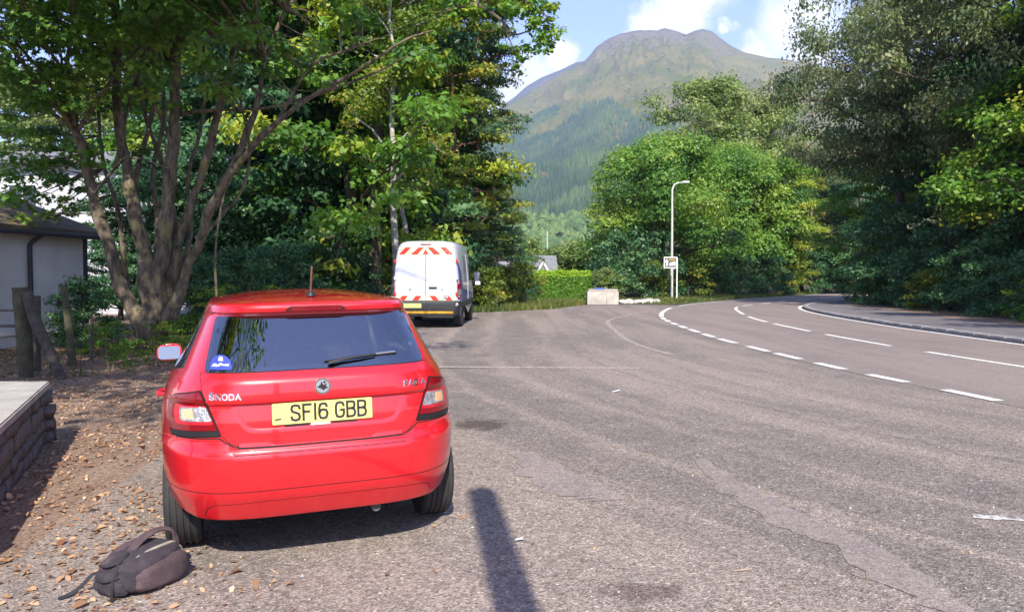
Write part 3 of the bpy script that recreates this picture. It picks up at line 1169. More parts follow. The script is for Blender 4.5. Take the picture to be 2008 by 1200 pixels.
def tri_soup(name, V, tint, nv, material):
    me = fast_mesh(name, V, nv)
    a = me.attributes.new('tint', 'FLOAT', 'FACE')
    a.data.foreach_set('value', np.ascontiguousarray(tint, np.float32))
    o = link(name, me, material)
    return o


def build_plantation():
    rng = np.random.default_rng(5)
    tab = np.array([(-800, 330), (900, 300), (960, 232), (990, 222), (1040, 216), (1120, 214), (1200, 212), (1228, 222), (1240, 240), (1300, 226), (1340, 232), (1500, 260), (2800, 330)], float)
    cone, blob, tc, tb = [], [], [], []
    n = 0
    k5 = np.arange(6) * 2 * np.pi / 5
    while n < 30000:
        px = rng.uniform(850, 1480)
        r = math.sqrt(rng.uniform(430 ** 2, 2150 ** 2))
        z = hill_h(px, r, SKY_MAIN, 2750, 420, 1.75)
        az = math.atan((px - 1004) / 1517)
        x, y = r * math.sin(az), r * math.cos(az)
        n += 1
        # where it shows in the picture decides nothing but the upper edge of the planting
        el = z / r
        line = float(sky_tan(np.array(px), tab))
        if el > line + fbm(x * .01, y * .01, 3) * .012:
            continue
        # rides and clear-fell patches
        if fbm(x * .006 + 9, y * .006, 4) > .52:
            continue
        if el < .075 + fbm(x * .02, y * .02, 3) * .02:
            hgt, rad = rng.uniform(6, 11), rng.uniform(3.5, 6)
            a = k5 + rng.uniform(0, 6)
            ring = [np.array([x + rad * rng.uniform(.7, 1.2) * math.cos(q), y + rad * rng.uniform(.7, 1.2) * math.sin(q), z + hgt * rng.uniform(.35, .6)]) for q in a[:5]]
            top = np.array([x + rng.uniform(-1, 1), y, z + hgt])
            bot = np.array([x, y, z - 1])
            t0 = rng.uniform(0, 1)
            for i in range(5):
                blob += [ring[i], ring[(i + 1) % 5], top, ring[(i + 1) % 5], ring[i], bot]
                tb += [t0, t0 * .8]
        else:
            hgt, rad = rng.uniform(9, 17), rng.uniform(2.2, 3.6)
            a = k5 + rng.uniform(0, 6)
            top = np.array([x, y, z + hgt])
            t0 = np.clip(.45 + fbm(x * .012, y * .012, 3) * .6 + rng.uniform(-.25, .25), 0, 1)
            for i in range(5):
                cone += [np.array([x + rad * math.cos(a[i]), y + rad * math.sin(a[i]), z - 1]), np.array([x + rad * math.cos(a[i + 1]), y + rad * math.sin(a[i + 1]), z - 1]), top]
                tc.append(t0)
    o = tri_soup('hillside_conifer_plantation', np.array(cone), tc, 3, 'far_conifer')
    tagset(o, 'dark blue-green conifer plantation covering the lower slope of the mountain', 'forest', kind='stuff')
    o = tri_soup('hillside_broadleaf_wood', np.array(blob), tb, 3, 'far_broadleaf')
    tagset(o, 'paler broadleaf wood along the foot of the mountain', 'forest', kind='stuff')


build_plantation()


def build_outcrops():
    rng = np.random.default_rng(44)
    V, tt = [], []
    oc = np.array([(1, 0, 0), (0, 1, 0), (-1, 0, 0), (0, -1, 0), (0, 0, 1)])
    n = 0
    while n < 1100:
        px = rng.uniform(960, 1640)
        r = rng.uniform(1500, 2740)
        az = math.atan((px - 1004) / 1517)
        x, y = r * math.sin(az), r * math.cos(az)
        c = fbm(x * .006 + 31, y * .006, 4)
        if c < .12 and rng.random() > .10:
            continue
        z = hill_h(px, r, SKY_MAIN, 2750, 420, 1.75)
        if z / r < .20:
            n += 1
            continue
        n += 1
        s = rng.uniform(1.2, 4.0) * (1.6 if rng.random() < .1 else 1)
        a = rng.uniform(0, 6.28)
        q = oc * np.array([s * rng.uniform(.8, 1.8), s, s * rng.uniform(.5, 1.0)]) * rng.uniform(.75, 1.25, (5, 3))
        q = np.column_stack([q[:, 0] * math.cos(a) - q[:, 1] * math.sin(a), q[:, 0] * math.sin(a) + q[:, 1] * math.cos(a), q[:, 2]]) + [x, y, z - .4]
        t0 = rng.uniform(.1, 1)
        for i in range(4):
            V += [q[i], q[(i + 1) % 4], q[4]]
            tt.append(t0)
    o = tri_soup('mountain_outcrops', np.array(V), tt, 3, 'outcrop')
    tagset(o, 'grey rock outcrops and boulders scattered over the open mountainside', 'rocks', kind='stuff')


build_outcrops()


# ------------------------------------------------------------------ vehicle bodies
class Body:
    """A body lofted through level outlines. rows: z, rear y, half width, rear exponent, front y, front exponent."""

    def __init__(self, rows, yc):
        self.rows = np.array(rows, float)
        self.yc = yc

    def row(self, z):
        r = self.rows
        return [np.interp(z, r[:, 0], r[:, k]) for k in range(1, 6)]

    def rear(self, x, z):
        yr, hw, nr, yf, nf = self.row(z)
        q = np.clip(np.abs(x) / np.maximum(hw, 1e-6), 0, 1)
        return self.yc - (self.yc - yr) * (1 - q ** nr) ** (1 / nr)

    def front(self, x, z):
        yr, hw, nr, yf, nf = self.row(z)
        q = np.clip(np.abs(x) / np.maximum(hw, 1e-6), 0, 1)
        return self.yc + (yf - self.yc) * (1 - q ** nf) ** (1 / nf)

    def side(self, y, z):
        yr, hw, nr, yf, nf = self.row(z)
        y = np.asarray(y, float)
        q = np.where(y < self.yc, (self.yc - y) / (self.yc - yr), (y - self.yc) / np.maximum(yf - self.yc, 1e-6))
        n = np.where(y < self.yc, nr, nf)
        return hw * np.maximum(1 - np.clip(q, 0, 1) ** n, 0) ** (1 / n)

    def ring(self, z, na, nb):
        """points of the right half outline, rear centre to front centre"""
        yr, hw, nr, yf, nf = self.row(z)
        a = np.linspace(0, math.pi / 2, na)
        xr = hw * np.sin(a) ** (2 / nr)
        y1 = self.yc - (self.yc - yr) * np.clip(np.cos(a), 0, 1) ** (2 / nr)
        b = np.linspace(math.pi / 2, 0, nb)[1:]
        xf = hw * np.sin(b) ** (2 / nf)
        y2 = self.yc + (yf - self.yc) * np.clip(np.cos(b), 0, 1) ** (2 / nf)
        return np.concatenate([xr, xf]), np.concatenate([y1, y2])

    def shell(self, name, zs, na, nb, material, parent, zlow=None, holes=(), mod=None):
        """zlow(y) lifts the bottom edge (wheel arches); holes: list of tests f(x,y,z)->bool on face centres"""
        cols = na + nb - 1
        nz = len(zs)
        P = np.zeros((nz, 2 * cols, 3))
        x45, y45 = self.ring(.42, na, nb)
        zl = np.array([zlow(y) for y in y45]) if zlow else np.full(cols, zs[0])
        zmax = zs[-1]
        for c in range(cols):
            lo = zl[c]
            for k, z in enumerate(zs):
                # squeeze the lower levels above the arch edge
                zz = max(z, lo) if z < lo else z
                P[k, c, 2] = zz
        for k in range(nz):
            for c in range(cols):
                z = P[k, c, 2]
                pass
        # evaluate by level (vectorised per distinct z)
        zc = np.unique(np.round(P[:, :cols, 2], 6))
        for zv in zc:
            xr, yr_ = self.ring(zv, na, nb)
            m = np.abs(P[:, :cols, 2] - zv) < 1e-5
            kk, cc = np.where(m)
            P[kk, cc, 0] = xr[cc]
            P[kk, cc, 1] = yr_[cc]
        for c in range(cols):
            P[:, 2 * cols - 1 - c, :] = P[:, c, :] * [-1, 1, 1]
        if mod is not None:
            P = mod(P)
        V = P.reshape(-1, 3)
        F = []
        W = 2 * cols
        for k in range(nz - 1):
            for c in range(W):
                d = (c + 1) % W
                q = (k * W + c, k * W + d, (k + 1) * W + d, (k + 1) * W + c)
                pts = V[list(q)]
                if np.ptp(pts[:, 2]) < 1e-6 and np.linalg.norm(pts[0] - pts[2]) < 1e-4:
                    continue
                cen = pts.mean(0)
                if any(h(*cen) for h in holes):
                    continue
                F.append(q)
        F.append(tuple((nz - 1) * W + c for c in range(W)))
        bm = bmesh.new()
        vs = [bm.verts.new(v) for v in V]
        for f in F:
            try:
                bm.faces.new([vs[i] for i in f])
            except ValueError:
                pass
        bmesh.ops.remove_doubles(bm, verts=bm.verts[:], dist=1e-5)
        bmesh.ops.dissolve_degenerate(bm, edges=bm.edges[:], dist=1e-6)
        bmesh.ops.delete(bm, geom=[v for v in bm.verts if not v.link_faces], context='VERTS')
        bmesh.ops.recalc_face_normals(bm, faces=bm.faces[:])
        me = bpy.data.meshes.new(name)
        bm.to_mesh(me)
        bm.free()
        me.polygons.foreach_set('use_smooth', [True] * len(me.polygons))
        me.set_sharp_from_angle(angle=R(32))
        return link(name, me, material, parent)


def panel(name, poly, fn, material, parent=None, off=.003, thick=.006, g=.03, flip=False, sharp=50):
    """A curved panel: polygon in the plane, fn(u,v)->xyz on the body, lifted off along the normal, with a rim."""
    V, F, nb = fill2d(poly, g)
    u, v = V[:, 0], V[:, 1]
    e = 1e-3
    P = fn(u, v)
    du = fn(u + e, v) - fn(u - e, v)
    dv = fn(u, v + e) - fn(u, v - e)
    n = np.cross(du, dv)
    n /= np.maximum(np.linalg.norm(n, axis=1), 1e-12)[:, None]
    if flip:
        n = -n
    A = P + n * off
    B = P[nb] + n[nb] * (off - thick)
    m = len(A)
    VV = np.concatenate([A, A[nb], B])
    k = len(nb)
    FF = list(F)
    for i in range(k):
        j = (i + 1) % k
        FF.append((m + i, m + j, m + k + j, m + k + i))
    bm = bmesh.new()
    vs = [bm.verts.new(p) for p in VV]
    for f in FF:
        try:
            bm.faces.new([vs[i] for i in f])
        except ValueError:
            pass
    # outward faces follow n
    bm.normal_update()
    bm.faces.ensure_lookup_table()
    s = 0
    for f in bm.faces[:min(len(F), 60)]:
        s += f.normal.dot(Vector(n[F[f.index][0]]))
    if s < 0:
        bmesh.ops.reverse_faces(bm, faces=bm.faces[:])
    me = bpy.data.meshes.new(name)
    bm.to_mesh(me)
    bm.free()
    me.polygons.foreach_set('use_smooth', [True] * len(me.polygons))
    me.set_sharp_from_angle(angle=R(sharp))
    return link(name, me, material, parent)


worn_patches()


def mir(poly):
    return [(-x, y) for x, y in poly]


def sym(half):
    """half outline with x>=0 from bottom to top -> closed symmetric polygon"""
    return list(half) + [(-x, z) for x, z in half[::-1]]


GLYPH = {  # stroke letters for plates, unit box 1 wide x 1.6 tall
    'S': [[(.95, 1.25), (.88, 1.5), (.5, 1.6), (.12, 1.5), (.05, 1.2), (.15, .95), (.5, .82), (.85, .68), (.95, .4), (.88, .1), (.5, 0), (.12, .1), (.05, .35)]],
    'F': [[(.1, 0), (.1, 1.6), (.92, 1.6)], [(.1, .85), (.75, .85)]],
    '1': [[(.5, 0), (.5, 1.6)]],
    '6': [[(.9, 1.3), (.8, 1.53), (.5, 1.6), (.18, 1.5), (.05, 1.1), (.05, .4), (.18, .08), (.5, 0), (.82, .08), (.95, .4), (.95, .6), (.82, .88), (.5, .95), (.2, .88), (.05, .6)]],
    'G': [[(.93, 1.25), (.82, 1.52), (.5, 1.6), (.16, 1.5), (.05, 1.15), (.05, .45), (.16, .1), (.5, 0), (.82, .08), (.95, .35), (.95, .78), (.55, .78)]],
    'B': [[(.08, 0), (.08, 1.6), (.65, 1.6), (.88, 1.5), (.93, 1.22), (.85, .95), (.6, .86), (.08, .86)], [(.6, .86), (.88, .75), (.97, .43), (.88, .1), (.62, 0), (.08, 0)]],
    'K': [[(.08, 0), (.08, 1.6)], [(.92, 1.6), (.1, .75)], [(.38, 1.0), (.95, 0)]],
    'O': [[(.5, 0), (.15, .1), (.03, .45), (.03, 1.15), (.15, 1.5), (.5, 1.6), (.85, 1.5), (.97, 1.15), (.97, .45), (.85, .1), (.5, 0)]],
    'D': [[(.06, 0), (.06, 1.6), (.5, 1.6), (.85, 1.45), (.97, 1.1), (.97, .5), (.85, .15), (.5, 0), (.06, 0)]],
    'A': [[(0, 0), (.5, 1.6), (1, 0)], [(.2, .5), (.8, .5)]],
    'I': [[(.5, 0), (.5, 1.6)]],
    'v': [[(.25, 2.05), (.5, 1.8), (.75, 2.05)]],
}


def stroke_text(name, text, fn, h, w, gap, sw, x0, z0, material, parent, off=.002, adv=None):
    """fn(u,v)->xyz; letters as flat ribbons of width sw; returns object"""
    V, F = [], []
    x = x0
    for ch in text:
        if ch == ' ':
            x += w * .62
            continue
        cw = w * (.28 if ch in '1I' else 1.0)
        gl = list(GLYPH['S' if ch == 'Z' else ch])
        for st in gl:
            pts = [np.array(((p[0] - (.36 if ch in '1I' else 0)) * w + x, p[1] / 1.6 * h + z0)) for p in st]
            n = len(pts)
            o = len(V)
            for i in range(n):
                a = pts[max(i - 1, 0)]
                b = pts[min(i + 1, n - 1)]
                d1 = pts[i] - a if i else b - pts[i]
                d2 = b - pts[i] if i < n - 1 else d1
                d1 = d1 / max(np.linalg.norm(d1), 1e-9)
                d2 = d2 / max(np.linalg.norm(d2), 1e-9)
                t = d1 + d2
                t /= max(np.linalg.norm(t), 1e-9)
                nn = np.array((-t[1], t[0]))
                k = 1 / max(.5, float(np.dot(nn, (-d1[1], d1[0]))))
                ext = 0
                if i == 0:
                    ext = -1
                if i == n - 1:
                    ext = 1
                c = pts[i] + t * ext * sw * .45
                V.append(c + nn * sw / 2 * k)
                V.append(c - nn * sw / 2 * k)
            for i in range(n - 1):
                F.append((o + 2 * i, o + 2 * i + 1, o + 2 * i + 3, o + 2 * i + 2))
        x += cw + gap
    V = np.array(V)
    e = 1e-3
    P = fn(V[:, 0], V[:, 1])
    nn = np.cross(fn(V[:, 0] + e, V[:, 1]) - fn(V[:, 0] - e, V[:, 1]), fn(V[:, 0], V[:, 1] + e) - fn(V[:, 0], V[:, 1] - e))
    nn /= np.linalg.norm(nn, axis=1)[:, None]
    n = len(P)
    top = P + nn * off
    bot = P + nn * (off - .0035)
    FF = [f for f in F] + [tuple(i + n for i in f[::-1]) for f in F]
    for f in F:
        for i in range(4):
            a, b = f[i], f[(i + 1) % 4]
            FF.append((a, a + n, b + n, b))
    return link(name, mesh(name, np.concatenate([top, bot]), FF), material, parent)


def make_wheel(root, x, y, r, width, sgn, name='wheel'):
    w = bpy.data.objects.new(name, None)
    COL.objects.link(w)
    w.parent = root
    w.location = (x, y, r)
    hw = width / 2
    prof = [(r * .62, -hw * .9), (r * .80, -hw * 1.03), (r * .93, -hw * .97), (r * .975, -hw * .86)]
    grooves = [-.52, -.18, .18, .52]
    t = -hw * .80
    prof.append((r * .995, -hw * .78))
    for gq in grooves:
        c = gq * hw
        prof += [(r, c - .012), (r - .008, c - .010), (r - .008, c + .004), (r, c + .006)]
    prof += [(r * .995, hw * .78), (r * .975, hw * .86), (r * .93, hw * .97), (r * .80, hw * 1.03), (r * .62, hw * .9)]
    ty = lathe('tyre', prof, 'x', 64, 'tyre_rubber', w, sharp=25)
    lathe('rim', [(.001, sgn * hw * .55), (r * .18, sgn * hw * .6), (r * .5, sgn * hw * .45), (r * .6, sgn * hw * .85), (r * .655, sgn * hw * .88), (r * .64, -sgn * hw * .8), (.001, -sgn * hw * .7)], 'x', 28, 'alloy', w)
    return w


def frame_fn(c, ux, uz):
    c, ux, uz = np.array(c, float), np.array(ux, float), np.array(uz, float)

    def fn(u, v):
        u = np.asarray(u, float)
        v = np.asarray(v, float)
        return c + u[..., None] * ux + v[..., None] * uz
    return fn


# ------------------------------------------------------------------ the red hatchback
def build_car():
    root = thing('hatchback_car', 'bright red five-door hatchback parked with its back to the camera', 'car',
                 (-1.228, 4.748, float(gz(-1.24, 4.7))), 0)
    root.rotation_euler = (0, -R(1.0), R(20.0))
    yc = .9
    base = [  # z, rear y, half width, n, front y, front n
        (.245, -.600, .785, 4.6, 3.05, 3.2), (.275, -.630, .80, 4.6, 3.12, 3.2), (.30, -.648, .815, 4.5, 3.18, 3.2),
        (.36, -.680, .835, 4.4, 3.22, 3.2), (.41, -.708, .850, 4.3, 3.25, 3.2), (.47, -.722, .858, 4.3, 3.26, 3.2),
        (.55, -.730, .864, 4.3, 3.26, 3.2), (.640, -.732, .866, 4.3, 3.25, 3.2), (.654, -.724, .866, 4.3, 3.24, 3.2),
        (.664, -.700, .866, 4.3, 3.24, 3.2), (.675, -.692, .866, 4.25, 3.23, 3.2), (.72, -.690, .864, 4.2, 3.21, 3.2), (.80, -.686, .858, 4.2, 3.12, 3.0),
        (.885, -.676, .842, 4.2, 2.86, 2.8), (.897, -.690, .839, 4.2, 2.8, 2.8), (.906, -.698, .836, 4.2, 2.75, 2.8),
        (.95, -.696, .822, 4.2, 2.4, 2.8), (1.0, -.688, .790, 4.3, 1.98, 2.8), (1.018, -.676, .775, 4.4, 1.93, 2.8),
        (1.045, -.650, .755, 4.6, 1.88, 2.8), (1.2, -.533, .672, 5.0, 1.62, 2.8), (1.335, -.430, .605, 5.2, 1.36, 2.8),
        (1.348, -.430, .600, 5.2, 1.33, 2.8), (1.358, -.462, .597, 5.2, 1.31, 2.8), (1.378, -.470, .590, 5.0, 1.27, 2.8),
        (1.392, -.462, .583, 5.0, 1.23, 2.8), (1.402, -.440, .574, 5.0, 1.2, 2.8)]
    for v in np.linspace(.06, 1, 12):
        base.append((1.402 + .055 * (1 - (1 - v) ** 2), -.440 + (yc + .42) * v ** 1.3 * .98, .574 * (1 - v) ** .9 + .012, 4.6 - 2 * v, 1.2 - .27 * v, 2.6))
    B = Body(base, yc)

    def rec(x, z):
        # scooped number plate recess of the tailgate
        q = smoothstep(.47, .36, np.abs(x) + (.893 - z) * .45) * smoothstep(.745, .80, z) * (1 - smoothstep(.888, .897, z))
        return .020 * q

    def rear(u, v):
        return np.stack([u, B.rear(u, v) + rec(u, v), v], -1)

    def right(u, v):
        return np.stack([B.side(u, v), u, v], -1)

    def left(u, v):
        return np.stack([-B.side(u, v), u, v], -1)

    def front(u, v):
        return np.stack([u, B.front(u, v), v], -1)

    def zlow(y):
        z = .19
        if y < -.3:
            z = .278 + .045 * float(smoothstep(-.60, -.32, y))
        for c in (0.0, 2.47):
            if abs(y - c) < .355:
                z = max(z, .30 + math.sqrt(.355 ** 2 - (y - c) ** 2))
        return z

    rw = [(.588, 1.052), (.555, 1.20), (.520, 1.338)]
    rw_hole = sym([(.560, 1.075), (.530, 1.20), (.500, 1.318)])
    sw_hole = [(-.22, 1.07), (-.02, 1.30), (.9, 1.34), (1.10, 1.30), (1.62, 1.03), (.3, 1.01)]
    fw_hole = sym([(.56, 1.03), (.47, 1.33)])

    def in_poly(poly, a, b):
        return bool(pip(np.array([a]), np.array([b]), poly)[0])
    holes = [lambda x, y, z: y < .0 and z > 1.0 and z < 1.36 and in_poly(rw_hole, x, z) and abs(x) < .57,
             lambda x, y, z: abs(x) > .5 and 1.0 < z < 1.37 and in_poly(sw_hole, y, z),
             lambda x, y, z: y > 1.0 and 1.02 < z < 1.35 and abs(x) < .56 and in_poly(fw_hole, x, z)]
    zs = sorted(set([r[0] for r in base] + list(np.arange(.20, 1.40, .02)) + [.19]))
    B.rows = np.vstack([[.19, -.56, .77, 4.6, 3.0, 3.2], B.rows])
    body = B.shell('body_shell', zs, 46, 40, 'car_paint', root, zlow, holes)

    # underside and wheel wells
    gu = Geo()
    gu.add(*box_vf(-.66, .66, .30, 3.0, .20, .235))
    gu.add(*box_vf(-.56, .56, -.42, .45, .36, .64))
    gu.add(*box_vf(-.56, .56, 2.05, 2.9, .235, .7))
    gu.add(*box_vf(-.80, .80, .45, 2.05, .20, .60))
    gu.add(*box_vf(-.70, .70, -.25, .45, .67, .69))
    gu.build('underbody', 'black_plastic', root, smooth=False)
    # cabin: floor tray, seats, dash
    gu = Geo()
    gu.add(*box_vf(-.74, .74, -.45, 1.9, .70, .74))
    gu.add(*box_vf(-.70, .70, 1.55, 1.95, .74, .99))
    gu.build('cabin_tray', 'interior', root, smooth=False)
    pshelf = [(.57, -.52), (.62, -.1), (-.62, -.1), (-.57, -.52)]
    bbox('parcel_shelf', -.56, .56, -.48, -.08, .985, 1.0, 'interior', root)
    for sx in (-.36, 0, .36):
        s = bbox('rear_seat_back', sx - .175, sx + .175, -.06, .07, .74, 1.09, 'seat_fabric', root, .03)
        bbox('headrest', sx - .11, sx + .11, -.02, .06, 1.11, 1.24 if sx else 1.18, 'seat_fabric', s, .03)
    for sx in (-.36, .36):
        s = bbox('front_seat_back', sx - .22, sx + .22, .80, .95, .74, 1.16, 'seat_fabric', root, .04)
        bbox('headrest', sx - .12, sx + .12, .82, .92, 1.19, 1.36, 'seat_fabric', s, .04)

    # bumper: its own skin standing a touch proud of the shell
    bump = sym([(.30, .283), (.62, .287), (.73, .315), (.80, .40), (.822, .55), (.812, .699), (.74, .713), (.52, .716), (.485, .690), (.44, .661), (.2, .659)])
    panel('bumper_gap', sym([(.30, .40), (.68, .42), (.72, .55), (.735, .70), (.74, .718), (.515, .722), (.48, .694), (.437, .666), (.2, .664)]), rear, 'shut_line', root, off=.0012, thick=.003, g=.028)
    bumper = panel('bumper', bump, rear, 'car_paint', root, off=.0045, thick=.004, g=.024)
    low = sym([(.28, .288), (.57, .290), (.597, .31), (.585, .352), (.55, .372), (.30, .384)])
    panel('diffuser_gap', sym([(.28, .286), (.578, .288), (.604, .31), (.590, .355), (.553, .3755), (.30, .3875)]), rear, 'shut_line', bumper, off=.0052, thick=.002, g=.028)
    panel('bumper_insert', low, rear, 'car_paint', bumper, off=.0072, thick=.002, g=.026)
    # swage line across the bumper
    panel('bumper_crease', sym([(.2, .4435), (.55, .4415), (.80, .4435), (.80, .4475), (.55, .4455), (.2, .4475)]), rear, 'shut_line', bumper, off=.0052, thick=.002, g=.03)

    # tailgate
    tg = [(.2, .669), (.425, .671), (.465, .692), (.508, .738), (.596, .962), (.606, 1.035), (.600, 1.055), (.566, 1.20), (.533, 1.345), (.2, 1.350)]
    tgo = [(.2, .6645), (.428, .6665), (.471, .689), (.514, .738), (.602, .962), (.612, 1.035), (.606, 1.057), (.572, 1.20), (.539, 1.349), (.2, 1.354)]

    def ring_panel(name, outer, inner, material, parent, off, thick, g=.022):
        # outline with a window: bridge the two loops with a slit at the bottom centre
        o = sym(outer)
        i = sym(inner)
        # split in lower solid and the frame left and right
        return o, i
    # lower tailgate (below the glass)
    low_tg = sym([(.2, .669), (.425, .671), (.465, .692), (.508, .738), (.596, .962), (.604, 1.03), (.599, 1.049), (.2, 1.049)])
    low_gap = sym([(.2, .6645), (.428, .6665), (.471, .689), (.514, .738), (.602, .962), (.6095, 1.03), (.604, 1.053), (.2, 1.053)])
    panel('tailgate_gap', low_gap, rear, 'shut_line', root, off=.0012, thick=.003, g=.026)
    tail = panel('tailgate', low_tg, rear, 'car_paint', root, off=.0042, thick=.004, g=.0125, sharp=28)
    for s in (1, -1):
        fr = [(.599, 1.053), (.566, 1.20), (.533, 1.345), (.508, 1.345), (.541, 1.20), (.573, 1.053)]
        fr = fr if s > 0 else mir(fr)
        panel('window_frame', fr, rear, 'car_paint', tail, off=.0042, thick=.004, g=.02)
    frit = sym(round_poly(rw, [.02, 0, .02]) if False else rw)
    rwp = round_poly(sym([(.586, 1.053), (.553, 1.20), (.521, 1.337)]), [.03, 0, .03, .03, 0, .03])
    gl = panel('rear_window', rwp, rear, 'car_glass', root, off=.0062, thick=.003, g=.035)
    # black border printed on the glass, left open in the middle
    for q in ([(.55, 1.054), (.583, 1.056), (.551, 1.20), (.520, 1.335), (.49, 1.335), (.522, 1.20)],):
        for s in (1, -1):
            panel('window_border', q if s > 0 else mir(q), rear, 'black_plastic', gl, off=.0045, thick=.002, g=.03)
    panel('window_border', [(-.49, 1.318), (.49, 1.318), (.485, 1.336), (-.485, 1.336)], rear, 'black_plastic', gl, off=.0045, thick=.002, g=.03)
    panel('window_border', [(-.55, 1.054), (.55, 1.054), (.545, 1.078), (-.545, 1.078)], rear, 'black_plastic', gl, off=.0045, thick=.002, g=.03)
    # side glass and windscreen
    sw = round_poly([(-.27, 1.055), (-.04, 1.325), (.9, 1.355), (1.14, 1.315), (1.70, 1.02), (.3, .995)], .03)
    panel('side_window', sw, right, 'car_glass', root, off=.002, thick=.003, g=.06)
    panel('side_window', sw, left, 'car_glass', root, off=.002, thick=.003, g=.06, flip=True)
    for fn, fl in ((right, False), (left, True)):
        panel('window_pillar', [(.72, 1.0), (.80, 1.0), (.78, 1.35), (.72, 1.35)], fn, 'black_plastic', root, off=.004, thick=.004, g=.05, flip=fl)
    panel('windscreen', sym([(.58, 1.01), (.50, 1.35)]), front, 'car_glass', root, off=.002, thick=.003, g=.06, flip=True)
    # door shut lines on the flanks
    for fn, fl in ((right, False), (left, True)):
        for a in ([(.745, .32), (.752, .32), (.752, 1.0), (.745, 1.0)], [(1.86, .32), (1.867, .32), (1.867, .98), (1.86, .98)], [(.36, .62), (.37, .62), (-.10, 1.0), (-.11, 1.0)]):
            panel('door_gap', a, fn, 'shut_line', body, off=.001, thick=.002, g=.05, flip=fl)
    for s in (-1, 1):
        for y in (.50, 1.50):
            x = s * (float(B.side(y, .82)) + .010)
            g_ = Geo()
            g_.tube([(x - s * .03, y - .105, .825), (x + s * .022, y - .085, .825), (x + s * .030, y, .828), (x + s * .022, y + .085, .825), (x - s * .03, y + .105, .825)], [.012, .016, .017, .016, .012], 8)
            g_.build('door_handle', 'car_paint', root)

    # tail lamps
    def lamp(sgn):
        m = (lambda p: p) if sgn > 0 else mir
        lo = round_poly([(.512, .729), (.768, .716), (.788, .80), (.772, .905), (.735, .935), (.604, .968)], [.006, .02, .03, .03, .02, .012])
        li = round_poly([(.516, .733), (.764, .720), (.784, .80), (.768, .902), (.733, .931), (.607, .963)], [.005, .02, .03, .03, .02, .012])
        hs = panel('tail_lamp', m(lo), rear, 'shut_line', root, off=.003, thick=.005, g=.02)
        panel('lamp_base', m([(.518, .735), (.764, .722), (.772, .748), (.527, .762)]), rear, 'black_plastic', hs, off=.006, thick=.003, g=.02)
        red = [(.528, .764), (.772, .750), (.784, .80), (.770, .898), (.733, .928), (.608, .958)]
        panel('red_lens', m(round_poly(red, [.004, .01, .03, .03, .02, .01])), rear, 'lamp_red', hs, off=.010, thick=.006, g=.014)
        # light-guide ring that frames the clear lens
        ringo = [(.543, .793), (.726, .785), (.737, .84), (.728, .884), (.582, .893)]
        panel('light_guide', m(round_poly(ringo, .012)), rear, 'lamp_red_bright', hs, off=.0125, thick=.004, g=.014)
        clear = [(.548, .809), (.700, .803), (.706, .84), (.700, .872), (.576, .880)]
        panel('clear_lens', m(round_poly(clear, .008)), rear, 'lamp_clear', hs, off=.0150, thick=.004, g=.014)
        amber = [(.636, .816), (.690, .812), (.693, .84), (.690, .863), (.640, .868)]
        panel('indicator_lens', m(round_poly(amber, .006)), rear, 'lamp_amber', hs, off=.0165, thick=.003, g=.02)
        return hs
    lamp(1)
    lamp(-1)

    # high brake light
    hb = panel('brake_light', round_poly([(-.168, 1.3595), (.168, 1.3595), (.140, 1.3835), (-.140, 1.3835)], .01), rear, 'black_plastic', root, off=.003, thick=.006, g=.02)
    panel('brake_lens', round_poly([(-.150, 1.3625), (.150, 1.3625), (.130, 1.380), (-.130, 1.380)], .006), rear, 'lamp_brake', hb, off=.006, thick=.004, g=.02)

    # number plate
    yb = float(B.rear(0, .80)) + .010
    pf = frame_fn((0, yb - .012, .833), (1, 0, 0), (0, .06, .998))
    plate = panel('number_plate', round_poly([(-.26, -.0555), (.26, -.0555), (.26, .0555), (-.26, .0555)], .008), pf, 'plate_yellow', root, off=.004, thick=.008, g=.1)
    txt = 'SF16 GBB'
    cw, cg = .046, .0125
    tw = 7 * cw - .72 * cw + 5 * cg + cw * .62 + cg
    stroke_text('plate_number', txt, pf, .079, cw, cg, .0125, -.165, -.0385, 'plate_black', plate, off=.0055)
    panel('plate_flash', [(-.249, .012), (-.232, .030), (-.212, .012), (-.231, .018)], pf, 'lamp_amber', plate, off=.0046, thick=.001, g=.1)
    panel('plate_flash', [(-.248, -.034), (-.214, -.030), (-.216, -.022), (-.246, -.025)], pf, 'plate_black', plate, off=.0046, thick=.001, g=.1)
    panel('plate_screw', [(.085 + .006 * math.cos(a), .004 + .006 * math.sin(a)) for a in np.arange(0, 6.28, .7)], pf, 'straw', plate, off=.0062, thick=.002, g=.1)
    panel('plate_holder', [(-.20, -.066), (-.075, -.066), (-.075, -.058), (-.20, -.058)], pf, 'black_plastic', root, off=.003, thick=.006, g=.1)
    panel('plate_holder', [(.045, -.064), (.18, -.064), (.18, -.058), (.045, -.058)], pf, 'black_plastic', root, off=.003, thick=.006, g=.1)
    panel('plate_tab', [(-.065, -.070), (.035, -.070), (.035, -.058), (-.065, -.058)], pf, 'white_plastic', root, off=.004, thick=.006, g=.1)

    # badge
    by = float(B.rear(0, .967))
    bf = frame_fn((0, by - .004, .967), (1, 0, 0), (0, .03, 1))
    circ = lambda r, cx=0, cz=0, n=36: [(cx + r * math.cos(a), cz + r * math.sin(a)) for a in np.linspace(0, 2 * math.pi, n, endpoint=False)]
    badge = panel('badge', circ(.043), bf, 'chrome', root, off=.004, thick=.008, g=.02)
    panel('badge_disc', circ(.0345), bf, 'alloy', badge, off=.0048, thick=.001, g=.02)
    panel('badge_emblem', [(-.030, -.004), (-.012, -.010), (.006, -.024), (.014, -.012), (.030, -.012), (.016, .001), (.022, .014), (.004, .006), (-.006, .026), (-.012, .008)], bf, 'black_plastic', badge, off=.0064, thick=.003, g=.02)
